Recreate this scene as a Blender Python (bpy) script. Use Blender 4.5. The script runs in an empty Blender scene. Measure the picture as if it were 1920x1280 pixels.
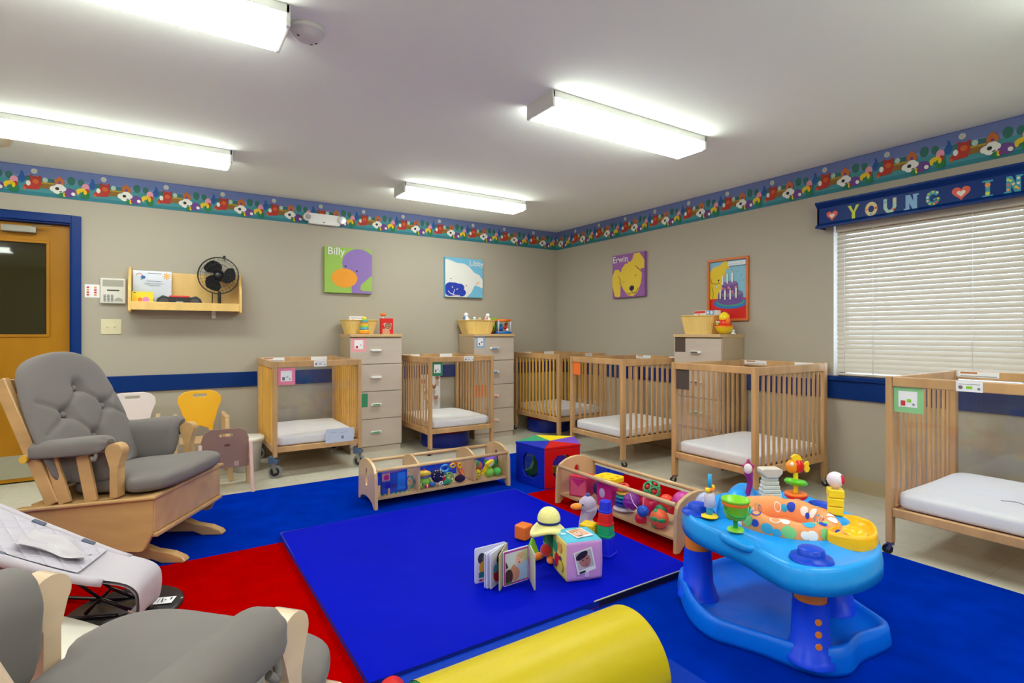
import bpy, math, random
from mathutils import Vector, Matrix
from mathutils.geometry import tessellate_polygon
PI = math.pi
R = math.radians
random.seed(7)
SC = bpy.context.scene
COL = SC.collection

# ------------------------------------------------------------------ camera
cam_d = bpy.data.cameras.new('camera')
cam_d.sensor_width = 36.0
cam_d.lens = 1013.0 / 1920.0 * 36.0
cam_d.shift_y = -16.0 / 1920.0
cam_d.clip_start = 0.05
cam = bpy.data.objects.new('camera', cam_d)
cam.location = (-4.257, -5.490, 1.155)
cam.rotation_euler = (R(90), 0, R(56.92 - 90))
COL.objects.link(cam)
SC.camera = cam
# ------------------------------------------------------------------ world, exposure
SC.view_settings.view_transform = 'Standard'
SC.view_settings.look = 'None'
SC.view_settings.gamma = 1.0
SC.view_settings.use_curve_mapping = False
SC.view_settings.exposure = 0.58
W = bpy.data.worlds.new('daylight')
SC.world = W
W.use_nodes = True
bg = W.node_tree.nodes['Background']
bg.inputs[0].default_value = (0.62, 0.72, 1.0, 1)
bg.inputs[1].default_value = 7.0
LAMP_STRENGTH = 14.0
SC.cycles.diffuse_bounces = 10
SC.cycles.max_bounces = 16
SC.cycles.transparent_max_bounces = 24

# ------------------------------------------------------------------ materials
def lin(c):
    return tuple(((v / 255.0) / 12.92 if v / 255.0 <= 0.04045 else ((v / 255.0 + 0.055) / 1.055) ** 2.4) for v in c) + (1.0,)
MATS = {}
def M(name, col=None, rough=0.5, metal=0.0, spec=0.5, bump=None, vary=None, grain=None, sheen=0.0, coat=0.0, trans=None):
    if name in MATS: return MATS[name]
    m = bpy.data.materials.new(name); m.use_nodes = True
    nt = m.node_tree; p = nt.nodes['Principled BSDF']; L = nt.links
    c = lin(col)
    p.inputs['Base Color'].default_value = c
    p.inputs['Roughness'].default_value = rough
    p.inputs['Metallic'].default_value = metal
    p.inputs['Specular IOR Level'].default_value = spec
    if sheen: p.inputs['Sheen Weight'].default_value = sheen
    if coat: p.inputs['Coat Weight'].default_value = coat; p.inputs['Coat Roughness'].default_value = 0.15
    tc = nt.nodes.new('ShaderNodeTexCoord')
    if vary or grain:
        mp = nt.nodes.new('ShaderNodeMapping')
        L.new(tc.outputs['Object'], mp.inputs[0])
        nz = nt.nodes.new('ShaderNodeTexNoise'); L.new(mp.outputs[0], nz.inputs[0])
        if grain:
            mp.inputs['Scale'].default_value = grain[1]
            nz.inputs['Scale'].default_value = 1.0; nz.inputs['Detail'].default_value = 5.0
            amt = grain[0]
        else:
            nz.inputs['Scale'].default_value = vary[1]; nz.inputs['Detail'].default_value = 4.0
            amt = vary[0]
        rp = nt.nodes.new('ShaderNodeValToRGB'); L.new(nz.outputs[0], rp.inputs[0])
        rp.color_ramp.elements[0].position = 0.3; rp.color_ramp.elements[1].position = 0.7
        rp.color_ramp.elements[0].color = tuple(max(0, v * (1 - amt)) for v in c[:3]) + (1,)
        rp.color_ramp.elements[1].color = tuple(min(1, v * (1 + amt * .6)) for v in c[:3]) + (1,)
        L.new(rp.outputs[0], p.inputs['Base Color'])
    if bump:
        nb = nt.nodes.new('ShaderNodeTexNoise'); nb.inputs['Scale'].default_value = bump[1]; nb.inputs['Detail'].default_value = 3.0
        L.new(tc.outputs['Object'], nb.inputs[0])
        b = nt.nodes.new('ShaderNodeBump'); b.inputs['Strength'].default_value = bump[0]; b.inputs['Distance'].default_value = bump[2]
        L.new(nb.outputs[0], b.inputs['Height']); L.new(b.outputs[0], p.inputs['Normal'])
    if trans is not None:
        p.inputs['Transmission Weight'].default_value = trans
    MATS[name] = m
    return m
def clear(name, tint=(1, 1, 1), gloss=0.10, rough=0.04):
    """thin clear sheet: see-through with a fresnel reflection"""
    if name in MATS: return MATS[name]
    m = bpy.data.materials.new(name); m.use_nodes = True
    nt = m.node_tree; nt.nodes.clear()
    o = nt.nodes.new('ShaderNodeOutputMaterial'); t = nt.nodes.new('ShaderNodeBsdfTransparent'); g = nt.nodes.new('ShaderNodeBsdfGlossy')
    t.inputs[0].default_value = tint + (1,); g.inputs['Roughness'].default_value = rough
    # schlick reflectance, the same from both sides of the sheet
    fr = nt.nodes.new('ShaderNodeLayerWeight'); fr.inputs[0].default_value = .5
    pw = nt.nodes.new('ShaderNodeMath'); pw.operation = 'POWER'; pw.inputs[1].default_value = 5
    ma = nt.nodes.new('ShaderNodeMath'); ma.operation = 'MULTIPLY_ADD'; ma.inputs[1].default_value = .8; ma.inputs[2].default_value = gloss * .4
    nt.links.new(fr.outputs['Facing'], pw.inputs[0]); nt.links.new(pw.outputs[0], ma.inputs[0])
    mx = nt.nodes.new('ShaderNodeMixShader')
    nt.links.new(ma.outputs[0], mx.inputs[0]); nt.links.new(t.outputs[0], mx.inputs[1]); nt.links.new(g.outputs[0], mx.inputs[2])
    nt.links.new(mx.outputs[0], o.inputs[0])
    MATS[name] = m
    return m
def emit(name, col, s):
    if name in MATS: return MATS[name]
    m = bpy.data.materials.new(name); m.use_nodes = True
    nt = m.node_tree; nt.nodes.clear()
    o = nt.nodes.new('ShaderNodeOutputMaterial'); e = nt.nodes.new('ShaderNodeEmission')
    e.inputs[0].default_value = lin(col); e.inputs[1].default_value = s
    nt.links.new(e.outputs[0], o.inputs[0]); MATS[name] = m
    return m

m_crib = M('crib_beech', (200, 156, 106), .42, grain=(.22, (9, 9, 1.6)), coat=.15)
m_maple = M('maple_wood', (210, 174, 130), .32, grain=(.18, (6, 6, 1.5)), coat=.3)
m_honey = M('glider_wood', (202, 160, 108), .35, grain=(.2, (2.2, 9, 9)), coat=.25)
m_lam = M('pale_laminate', (194, 180, 168), .45, grain=(.06, (3, 3, 14)))
m_lamside = M('laminate_side', (180, 160, 132), .45, grain=(.06, (14, 3, 3)))
m_edge = M('laminate_edge', (204, 172, 124), .45)
m_white = M('white_plastic', (232, 232, 230), .4)
m_paper = M('white_paper', (235, 235, 238), .7)
m_sheet = M('white_sheet', (240, 239, 244), .9, bump=(.5, 9, .012), sheen=.2)
m_navy = M('navy_paint', (0, 44, 112), .4, spec=.2)
m_black = M('black_plastic', (28, 28, 30), .35)
m_dark = M('dark_grey', (70, 66, 64), .6)
m_metal = M('zinc_metal', (170, 168, 160), .3, metal=.9)
m_chrome = M('chrome', (220, 220, 225), .12, metal=1)
m_acr = clear('clear_acrylic', (.985, .985, .985), .085)
m_grey = M('grey_fabric', (120, 114, 112), .9, spec=.15, bump=(.12, 260, .002), sheen=.1, vary=(.05, 4))
def C3(r, g, b, rough=.45, **k): return M('tone_%02x%02x%02x_%d' % (r, g, b, int(rough * 100)), (r, g, b), rough, **k)
RED = C3(206, 8, 10); BLUE = C3(2, 34, 215); YEL = C3(246, 208, 20); GRN = C3(24, 160, 100); ORA = C3(246, 120, 20)
PUR = C3(112, 66, 190); LIME = C3(140, 205, 40); PINK = C3(238, 150, 165); SKY = C3(70, 170, 235); MAG = C3(190, 40, 130)
TEAL = C3(30, 160, 150); WHT = C3(235, 235, 235); BLK = C3(20, 20, 22); CREAM = C3(238, 228, 200, .8)

# ------------------------------------------------------------------ mesh builder
def spl(pts, n=6, closed=False):
    """Catmull-Rom through pts"""
    P = [Vector(p) for p in pts]; out = []
    k = len(P); segs = k if closed else k - 1
    for i in range(segs):
        p1, p2 = P[i], P[(i + 1) % k]
        p0 = P[(i - 1) % k] if (closed or i > 0) else p1 * 2 - p2
        p3 = P[(i + 2) % k] if (closed or i + 2 < k) else p2 * 2 - p1
        for j in range(n):
            t = j / n
            out.append(.5 * ((2 * p1) + (p2 - p0) * t + (2 * p0 - 5 * p1 + 4 * p2 - p3) * t * t + (3 * p1 - p0 - 3 * p2 + p3) * t ** 3))
    if not closed: out.append(P[-1])
    return out
class MB:
    def __init__(s): s.v = []; s.f = []; s.mi = []; s.sm = []; s.mats = []; s.T = Matrix.Identity(4)
    def slot(s, m):
        if m not in s.mats: s.mats.append(m)
        return s.mats.index(m)
    def add(s, vs, fs, m, smooth=False):
        b = len(s.v); s.v += [s.T @ Vector(v) for v in vs]; k = s.slot(m)
        for f in fs: s.f.append([b + i for i in f]); s.mi.append(k); s.sm.append(smooth)
        return s
    def box(s, x0, x1, y0, y1, z0, z1, m):
        return s.add([(x0, y0, z0), (x1, y0, z0), (x1, y1, z0), (x0, y1, z0), (x0, y0, z1), (x1, y0, z1), (x1, y1, z1), (x0, y1, z1)],
                     [(0, 3, 2, 1), (4, 5, 6, 7), (0, 1, 5, 4), (1, 2, 6, 5), (2, 3, 7, 6), (3, 0, 4, 7)], m)
    def bar(s, p0, p1, w, h, m, up=(0, 0, 1)):
        """rectangular bar from p0 to p1, w across, h along up"""
        p0, p1 = Vector(p0), Vector(p1); d = (p1 - p0).normalized(); u = Vector(up)
        if abs(d.dot(u)) > .98: u = Vector((0, 1, 0))
        a = d.cross(u).normalized(); u = a.cross(d).normalized()
        vs = [p + a * sx * w / 2 + u * sz * h / 2 for p in (p0, p1) for sx, sz in ((-1, -1), (1, -1), (1, 1), (-1, 1))]
        return s.add(vs, [(0, 1, 2, 3), (7, 6, 5, 4), (0, 4, 5, 1), (1, 5, 6, 2), (2, 6, 7, 3), (3, 7, 4, 0)], m)
    def tube(s, pts, r, m, n=10, closed=False, caps=True, flat=1.0):
        P = [Vector(p) for p in pts]; k = len(P); vs = []; fs = []
        rr = r if isinstance(r, (list, tuple)) else [r] * k
        t0 = (P[1] - P[0]).normalized()
        u = Vector((0, 0, 1)) if abs(t0.z) < .9 else Vector((1, 0, 0))
        a = t0.cross(u).normalized()
        for i in range(k):
            if closed: t = (P[(i + 1) % k] - P[i - 1]).normalized()
            else: t = (P[min(i + 1, k - 1)] - P[max(i - 1, 0)]).normalized()
            a = (a - t * a.dot(t)).normalized(); b = t.cross(a)
            for j in range(n):
                q = 2 * PI * j / n; vs.append(P[i] + a * math.cos(q) * rr[i] + b * math.sin(q) * rr[i] * flat)
        for i in range(k if closed else k - 1):
            for j in range(n):
                i2 = (i + 1) % k; fs.append((i * n + j, i * n + (j + 1) % n, i2 * n + (j + 1) % n, i2 * n + j))
        s.add(vs, fs, m, True)
        if caps and not closed:
            b = len(s.v) - len(vs)
            for st, rev in ((0, 1), ((k - 1) * n, 0)):
                f = [b + st + j for j in range(n)]
                s.f.append(f[::-1] if rev else f); s.mi.append(s.slot(m)); s.sm.append(False)
        return s
    def cyl(s, p0, p1, r, m, n=20, r1=None): return s.tube([p0, p1], [r, r if r1 is None else r1], m, n)
    def lathe(s, prof, m, c=(0, 0, 0), n=28, sx=1, sy=1, smooth=True, arc=2 * PI, a0=0):
        full = abs(arc - 2 * PI) < 1e-6; k = n if full else n + 1; vs = []
        for r, z in prof:
            for j in range(k):
                q = a0 + arc * j / n; vs.append((c[0] + r * math.cos(q) * sx, c[1] + r * math.sin(q) * sy, c[2] + z))
        fs = [(i * k + j, i * k + (j + 1) % k, (i + 1) * k + (j + 1) % k, (i + 1) * k + j) for i in range(len(prof) - 1) for j in range(n)]
        return s.add(vs, fs, m, smooth)
    def ball(s, c, r, m, n=18, k=12, rot=None, e=1.0):
        """ellipsoid; e<1 squarer (superellipsoid)"""
        if not isinstance(r, (list, tuple)): r = (r, r, r)
        sg = lambda x: math.copysign(abs(x) ** e, x)
        vs = []; T = Matrix.Rotation(0, 3, 'Z') if rot is None else rot
        for i in range(k + 1):
            th = PI * i / k - PI / 2
            for j in range(n):
                q = 2 * PI * j / n
                vs.append(Vector(c) + T @ Vector((r[0] * sg(math.cos(th)) * sg(math.cos(q)), r[1] * sg(math.cos(th)) * sg(math.sin(q)), r[2] * sg(math.sin(th)))))
        fs = [(i * n + j, i * n + (j + 1) % n, (i + 1) * n + (j + 1) % n, (i + 1) * n + j) for i in range(k) for j in range(n)]
        return s.add(vs, fs, m, True)
    def prism(s, poly, t0, t1, m, axis='z', holes=(), msec=None, smooth_side=False):
        """extrude a 2D polygon (with holes). axis z: (x,y)->xy ; axis y: (x,z) ; axis x: (y,z)"""
        def P3(p, t): return {'z': (p[0], p[1], t), 'y': (p[0], t, p[1]), 'x': (t, p[0], p[1])}[axis]
        loops = [list(poly)] + [list(h) for h in holes]; flat = [p for l in loops for p in l]; n = len(flat)
        tri = tessellate_polygon([[Vector((p[0], p[1], 0)) for p in l] for l in loops])
        vs = [P3(p, t0) for p in flat] + [P3(p, t1) for p in flat]
        s.add(vs, [tuple(t) for t in tri] + [tuple(i + n for i in t[::-1]) for t in tri], m)
        b = 0; fs = []
        for l in loops:
            k = len(l)
            for i in range(k): fs.append((b + i, b + (i + 1) % k, n + b + (i + 1) % k, n + b + i))
            b += k
        return s.add(vs, fs, msec or m, smooth_side)
    def grid(s, fn, nu, nv, m, wrap_u=False, smooth=True):
        vs = [fn(i / nu, j / nv) for i in range(nu + (0 if wrap_u else 1)) for j in range(nv + 1)]
        k = nv + 1; N = nu if wrap_u else nu + 1
        fs = [(i * k + j, ((i + 1) % N) * k + j, ((i + 1) % N) * k + j + 1, i * k + j + 1) for i in range(nu) for j in range(nv)]
        return s.add(vs, fs, m, smooth)
    def build(s, name, parent=None, bevel=0, seg=2, loc=None, rot=None, sub=0):
        me = bpy.data.meshes.new(name)
        me.from_pydata([tuple(v) for v in s.v], [], s.f)
        for m in s.mats: me.materials.append(m)
        me.polygons.foreach_set('material_index', s.mi); me.polygons.foreach_set('use_smooth', s.sm)
        import bmesh
        bm = bmesh.new(); bm.from_mesh(me)
        bmesh.ops.remove_doubles(bm, verts=bm.verts, dist=1e-5)
        if not getattr(s, 'nonorm', False): bmesh.ops.recalc_face_normals(bm, faces=bm.faces)
        bm.to_mesh(me); bm.free()
        o = bpy.data.objects.new(name, me); COL.objects.link(o)
        if parent is not None: o.parent = parent
        if loc is not None: o.location = loc
        if rot is not None: o.rotation_euler = rot
        if bevel:
            b = o.modifiers.new('edges', 'BEVEL'); b.width = bevel; b.segments = seg; b.limit_method = 'ANGLE'; b.angle_limit = R(40)
            b.harden_normals = False
        if sub:
            b = o.modifiers.new('smooth', 'SUBSURF'); b.levels = sub; b.render_levels = sub
        return o
# flat printed shapes: frame = origin, u, v (world/local directions), lifted step by step along n
class Art:
    def __init__(s, mb, o, u, v, n, step=.0006):
        s.mb = mb; s.o = Vector(o); s.u = Vector(u); s.v = Vector(v); s.n = Vector(n); s.k = 1; s.step = step; s.clip = None; mb.nonorm = True
    def P(s, p, k): return s.o + s.u * p[0] + s.v * p[1] + s.n * (k * s.step)
    def poly(s, pts, m, k=None):
        if k is None: k = s.k; s.k += 1
        if s.clip:
            x0, x1, y0, y1 = s.clip
            for ax, lim, keep in ((0, x0, 1), (0, x1, -1), (1, y0, 1), (1, y1, -1)):
                out = []
                for i in range(len(pts)):
                    a, b = pts[i - 1], pts[i]; ia = (a[ax] - lim) * keep >= 0; ib = (b[ax] - lim) * keep >= 0
                    if ia != ib:
                        t = (lim - a[ax]) / (b[ax] - a[ax]); out.append((a[0] + (b[0] - a[0]) * t, a[1] + (b[1] - a[1]) * t))
                    if ib: out.append(b)
                pts = out
                if len(pts) < 3: return s
        tri = tessellate_polygon([[Vector((p[0], p[1], 0)) for p in pts]])
        vs = [s.P(p, k) for p in pts]
        if not tri: return s
        flip = s.u.cross(s.v).dot(s.n) < 0
        def area(t):
            a, b, c = (pts[i] for i in t); return (b[0] - a[0]) * (c[1] - a[1]) - (b[1] - a[1]) * (c[0] - a[0])
        fs = []
        for t in tri:
            t = tuple(t)
            if (area(t) < 0) != flip: t = t[::-1]
            fs.append(t)
        s.mb.add(vs, fs, m); return s
    def rect(s, x0, x1, y0, y1, m, k=None): return s.poly([(x0, y0), (x1, y0), (x1, y1), (x0, y1)], m, k)
    def ell(s, cx, cy, rx, ry, m, rot=0, n=14, k=None):
        c, q = math.cos(rot), math.sin(rot)
        return s.poly([(cx + rx * math.cos(a) * c - ry * math.sin(a) * q, cy + rx * math.cos(a) * q + ry * math.sin(a) * c) for a in [2 * PI * i / n for i in range(n)]], m, k)
    def line(s, pts, w, m, k=None):
        if k is None: k = s.k; s.k += 1
        for a, b in zip(pts, pts[1:]):
            dx, dy = b[0] - a[0], b[1] - a[1]; L = math.hypot(dx, dy) or 1; nx, ny = -dy / L * w / 2, dx / L * w / 2
            s.poly([(a[0] + nx, a[1] + ny), (a[0] - nx, a[1] - ny), (b[0] - nx, b[1] - ny), (b[0] + nx, b[1] + ny)], m, k)
        return s
    def text(s, txt, x, y, size, m, bold=0.0, k=None, thick=0.0):
        if k is None: k = s.k; s.k += 1
        cu = bpy.data.curves.new('lettering', 'FONT'); cu.body = txt; cu.size = size; cu.offset = bold; cu.resolution_u = 3
        o = bpy.data.objects.new('lettering', cu); COL.objects.link(o)
        dg = bpy.context.evaluated_depsgraph_get(); me = o.evaluated_get(dg).to_mesh()
        vs = [s.P((x + v.co.x, y + v.co.y), k) for v in me.vertices]; fs = [tuple(p.vertices) for p in me.polygons]
        s.mb.add(vs, fs, m)
        o.evaluated_get(dg).to_mesh_clear(); bpy.data.objects.remove(o); bpy.data.curves.remove(cu)
        return s
# ------------------------------------------------------------------ scene bookkeeping
def tag(o, label, cat, group=None):
    o['label'] = label; o['category'] = cat
    if group: o['group'] = group
    return o
def thing(name, label, cat, loc=(0, 0, 0), rz=0, group=None):
    o = bpy.data.objects.new(name, None); COL.objects.link(o); o.empty_display_size = .1
    o.location = loc; o.rotation_euler = (0, 0, rz)
    return tag(o, label, cat, group)
def struct(o): o['kind'] = 'structure'; return o
def rrect(x0, x1, y0, y1, r, n=5):
    out = []
    for cx, cy, a in ((x1 - r, y0 + r, -90), (x1 - r, y1 - r, 0), (x0 + r, y1 - r, 90), (x0 + r, y0 + r, 180)):
        for i in range(n + 1):
            q = R(a + 90 * i / n); out.append((cx + r * math.cos(q), cy + r * math.sin(q)))
    return out
def circ(cx, cy, r, n=24, ry=None, a0=0):
    return [(cx + r * math.cos(a0 + 2 * PI * i / n), cy + (ry or r) * math.sin(a0 + 2 * PI * i / n)) for i in range(n)]

# ================================================================== THE ROOM
XL, YF, H = -9.2, -8.2, 2.44
m_wall = M('wall_paint', (172, 164, 149), .85, bump=(.06, 180, .001))
m_ceil = M('ceiling_paint', (247, 253, 243), .9, bump=(.05, 120, .001))
# a yellowed ring of an old leak on the ceiling paint
nt = m_ceil.node_tree; p = nt.nodes['Principled BSDF']
tc = nt.nodes.new('ShaderNodeTexCoord')
sub = nt.nodes.new('ShaderNodeVectorMath'); sub.operation = 'DISTANCE'; sub.inputs[1].default_value = (-5.36, -.66, H)
nz = nt.nodes.new('ShaderNodeTexNoise'); nz.inputs['Scale'].default_value = 5
ad = nt.nodes.new('ShaderNodeMath'); ad.operation = 'MULTIPLY_ADD'; ad.inputs[1].default_value = .12
rp = nt.nodes.new('ShaderNodeValToRGB'); els = rp.color_ramp.elements
base = lin((247, 253, 243)); st = lin((222, 206, 165))
els[0].position = .24; els[0].color = base; els[1].position = .335; els[1].color = st
e = els.new(.36); e.color = base
nt.links.new(tc.outputs['Object'], sub.inputs[0]); nt.links.new(tc.outputs['Object'], nz.inputs[0])
nt.links.new(nz.outputs[0], ad.inputs[0]); nt.links.new(sub.outputs['Value'], ad.inputs[2])
nt.links.new(ad.outputs[0], rp.inputs[0]); nt.links.new(rp.outputs[0], p.inputs['Base Color'])
# vinyl floor tiles
m_floor = bpy.data.materials.new('vinyl_tile_floor'); m_floor.use_nodes = True
nt = m_floor.node_tree; p = nt.nodes['Principled BSDF']
tc = nt.nodes.new('ShaderNodeTexCoord'); br = nt.nodes.new('ShaderNodeTexBrick')
br.offset = 0; br.inputs['Scale'].default_value = 1; br.inputs['Mortar Size'].default_value = .0015
br.inputs['Brick Width'].default_value = .305; br.inputs['Row Height'].default_value = .305
br.inputs['Color1'].default_value = lin((216, 211, 194)); br.inputs['Color2'].default_value = lin((210, 205, 187)); br.inputs['Mortar'].default_value = lin((182, 174, 154))
nz = nt.nodes.new('ShaderNodeTexNoise'); nz.inputs['Scale'].default_value = 14; nz.inputs['Detail'].default_value = 6
mx = nt.nodes.new('ShaderNodeMixRGB'); mx.blend_type = 'MULTIPLY'; mx.inputs[0].default_value = .25
nt.links.new(tc.outputs['Object'], br.inputs[0]); nt.links.new(tc.outputs['Object'], nz.inputs[0])
nt.links.new(br.outputs[0], mx.inputs[1]); nt.links.new(nz.outputs[0], mx.inputs[2]); nt.links.new(mx.outputs[0], p.inputs['Base Color'])
p.inputs['Roughness'].default_value = .28; p.inputs['Specular IOR Level'].default_value = .5

struct(MB().box(XL, .15, YF, .17, -.1, 0, m_floor).build('floor'))
struct(MB().box(XL - .2, .2, YF - .2, .2, H, H + .1, m_ceil).build('ceiling'))
DX0, DX1, DZ = -5.76, -4.845, 2.02       # door opening
mb = MB(); mb.prism([(XL, 0), (DX0, 0), (DX0, DZ), (DX1, DZ), (DX1, 0), (0.15, 0), (.15, H), (XL, H)], 0, .15, m_wall, 'y')
struct(mb.build('wall_back'))
WY0, WY1, WZ0, WZ1 = -5.55, -3.40, .835, 2.0
mb = MB(); mb.prism([(YF, 0), (0, 0), (0, H), (YF, H)], 0, .15, m_wall, 'x', holes=[[(WY0, WZ0), (WY0, WZ1), (WY1, WZ1), (WY1, WZ0)]])
struct(mb.build('wall_right'))
struct(MB().box(XL - .15, XL, YF, 0, 0, H, m_wall).build('wall_left'))
struct(MB().box(XL, 0, YF - .15, YF, 0, H, m_wall).build('wall_front'))
m_cove = M('cove_base', (176, 160, 128), .5)
def cove(name, pts):
    mb = MB()
    for a, b in pts:
        mb.add([(a[0], a[1], 0), (b[0], b[1], 0), (b[0], b[1], .1), (a[0], a[1], .1)], [(0, 1, 2, 3)], m_cove)
    return mb
struct(MB().box(DX1 + .06, -.004, -.004, 0, 0, .1, m_cove).box(DX1 + .06, -.012, -.012, 0, 0, .015, m_cove).build('baseboard_back'))
struct(MB().box(-.004, 0, YF, 0, 0, .1, m_cove).box(-.012, 0, YF, 0, 0, .015, m_cove).build('baseboard_right'))

# navy chair rails
struct(MB().box(DX1 + .06, -.0, -.018, 0, .665, .80, m_navy).build('trim_1', bevel=.004))
struct(MB().box(-.018, 0, YF, -.018, .665, .80, m_navy).box(-.035, 0, WY0 - .1, WY1 + .12, .80, .835, m_navy).build('trim_2', bevel=.004))
# door frame
mb = MB()
for x0, x1, z0, z1 in ((DX1, DX1 + .062, 0, DZ + .06), (DX0 - .062, DX0, 0, DZ + .06), (DX0, DX1, DZ, DZ + .06)):
    mb.box(x0, x1, -.02, .0, z0, z1, m_navy)
mb.box(DX1 - .012, DX1, 0, .14, 0, DZ, m_navy).box(DX0, DX0 + .012, 0, .14, 0, DZ, m_navy).box(DX0, DX1, 0, .14, DZ - .012, DZ, m_navy)
struct(mb.build('trim_3', bevel=.003))
# door
m_door = M('door_oak', (170, 114, 6), .4, spec=.25, grain=(.22, (2.5, 2.5, .9)), coat=.05)
d = bpy.data.objects.new('door_1', None); COL.objects.link(d); struct(d); d.location = (DX1 - .014, .055, 0)
gx0, gx1, gz0, gz1 = -.66, -.145, 1.143, 1.855
mb = MB(); mb.prism([(-.885, .012), (-.002, .012), (-.002, 2.005), (-.885, 2.005)], 0, .045, m_door, 'y', holes=[[(gx0, gz0), (gx0, gz1), (gx1, gz1), (gx1, gz0)]])
mb.build('door_leaf', d)
mb = MB()
for a in ((gx0 - .02, gx1 + .02, gz1, gz1 + .02), (gx0 - .02, gx1 + .02, gz0 - .02, gz0), (gx0 - .02, gx0, gz0, gz1), (gx1, gx1 + .02, gz0, gz1)): mb.box(a[0], a[1], -.008, .01, a[2], a[3], m_door)
mb.build('glazing_bead', d, bevel=.003)
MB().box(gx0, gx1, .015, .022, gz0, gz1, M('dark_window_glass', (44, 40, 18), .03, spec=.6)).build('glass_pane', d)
MB().box(-.87, -.015, -.003, .001, .04, .215, M('kick_plate_steel', (176, 172, 150), .35, metal=.6)).build('kick_plate', d)
mb = MB(); mb.cyl((-.07, 0, .97), (-.07, -.02, .97), .034, m_chrome); mb.cyl((-.07, -.02, .97), (-.07, -.065, .97), .014, m_chrome)
mb.tube(spl([(-.07, -.06, .97), (-.1, -.066, .972), (-.18, -.062, .955), (-.2, -.05, .95)]), .011, m_chrome)
mb.build('door_handle', d)
mb = MB(); mb.box(-.40, -.2, -.06, 0, 1.925, 1.975, M('closer_metal', (150, 146, 136), .4, metal=.5)); mb.bar((-.22, -.055, 1.98), (-.1, -.09, 1.985), .02, .008, m_metal)
mb.build('door_closer', d, bevel=.004)

# wallpaper border
sky1 = C3(104, 120, 172, .7); sky2 = C3(116, 142, 184, .7); hill = C3(52, 110, 116, .7); lawn = C3(64, 142, 150, .7); lawn2 = C3(40, 120, 134, .7)
bear = C3(176, 48, 36, .7); bearl = C3(206, 96, 40, .7); logc = C3(138, 100, 34, .7); logl = C3(176, 146, 40, .7); pwh = C3(228, 228, 220, .7); pbl = C3(40, 40, 40, .7)
ppur = C3(104, 64, 138, .7); hous = C3(196, 108, 44, .7); tree = C3(48, 112, 100, .7); ppink = C3(226, 150, 172, .7); pyel = C3(226, 192, 34, .7); pgrn = C3(28, 120, 66, .7); pblu = C3(30, 88, 160, .7); peri = C3(74, 84, 150, .7)
def border(name, length, start, O, u, n):
    B = .2286; mb = MB(); A = Art(mb, O, u, (0, 0, 1), n, .0002); A.k = 4
    A.clip = (0, length, 0, B); Pd = .4275 if name == 'trim_4' else .4225
    A.rect(0, length, 0, B, sky1); A.rect(0, length, 0, .15, sky2); A.rect(0, length, 0, .118, lawn); A.rect(0, length, 0, .03, lawn2)
    A.rect(0, length, B - .004, B, peri)
    base = A.k
    for i in range(-1, int(length / Pd) + 2):
        h = start + i * Pd
        def X(t): return h + t * Pd
        A.k = base
        A.ell(X(.62), .13, .2 * Pd, .02, hill); A.ell(X(.88), .125, .2 * Pd, .02, hill)
        A.ell(X(.17), .145, .06 * Pd, .035, tree); A.ell(X(.31), .14, .05 * Pd, .028, tree)
        A.ell(X(.48), .125, .045 * Pd, .035, pblu); A.ell(X(.49), .16, .02 * Pd, .025, pblu, .3)
        A.ell(X(.65), .188, .045 * Pd, .02, C3(190, 200, 200, .7)); A.ell(X(.65), .188, .02 * Pd, .009, C3(200, 196, 120, .7))
        A.rect(X(.72), X(.93), .062, .11, logc); A.rect(X(.72), X(.93), .1, .112, logl)
        A.ell(X(.80), .128, .04 * Pd, .018, C3(180, 205, 190, .7))
        A.poly([(X(.49), .062), (X(.54), .045), (X(.72), .05), (X(.73), .09), (X(.6), .1), (X(.53), .082)], bear)
        A.ell(X(.67), .105, .08 * Pd, .045, bear); A.ell(X(.61), .146, .022 * Pd, .012, bear); A.ell(X(.73), .146, .022 * Pd, .012, bear)
        A.ell(X(.67), .11, .045 * Pd, .018, bearl); A.ell(X(.52), .05, .02 * Pd, .012, bearl, .5)
        A.ell(X(.57), .092, .032 * Pd, .02, pwh)
        A.poly([(X(-.08), .132), (X(0), .172), (X(.085), .132), (X(.07), .132), (X(.07), .105), (X(-.065), .105), (X(-.065), .132)], hous)
        A.rect(X(-.015), X(.02), .105, .13, ppur)
        A.ell(X(.15), .05, .1 * Pd, .036, ppur); A.ell(X(.2), .042, .03 * Pd, .014, pwh, .5)
        A.ell(X(-.08), .07, .06 * Pd, .022, pwh, .5); A.ell(X(0), .088, .07 * Pd, .022, pwh); A.ell(X(-.02), .064, .085 * Pd, .034, pwh); A.ell(X(.05), .075, .05 * Pd, .02, pwh)
        A.ell(X(-.03), .072, .03 * Pd, .0125, pbl); A.ell(X(.02), .05, .025 * Pd, .004, pbl, .3)
        A.ell(X(.04), .026, .05 * Pd, .02, pgrn); A.ell(X(.07), .03, .02 * Pd, .018, pyel); A.ell(X(.085), .034, .012 * Pd, .012, bear)
        A.ell(X(.38), .105, .055 * Pd, .03, ppink); A.ell(X(.31), .078, .07 * Pd, .016, pyel, .3); A.ell(X(.27), .062, .025 * Pd, .02, pyel)
        A.ell(X(.38), .045, .065 * Pd, .032, pgrn); A.ell(X(.4), .078, .035 * Pd, .018, bear); A.ell(X(.375), .066, .025 * Pd, .02, pyel)
    return struct(mb.build(name))
LA = 9.2
border('trim_4', LA, (LA - .216) % .4275, (-LA, 0, H - .2286), (1, 0, 0), (0, -1, 0))
border('trim_5', -YF, .103, (0, 0, H - .2286), (0, -1, 0), (-1, 0, 0))

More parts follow.
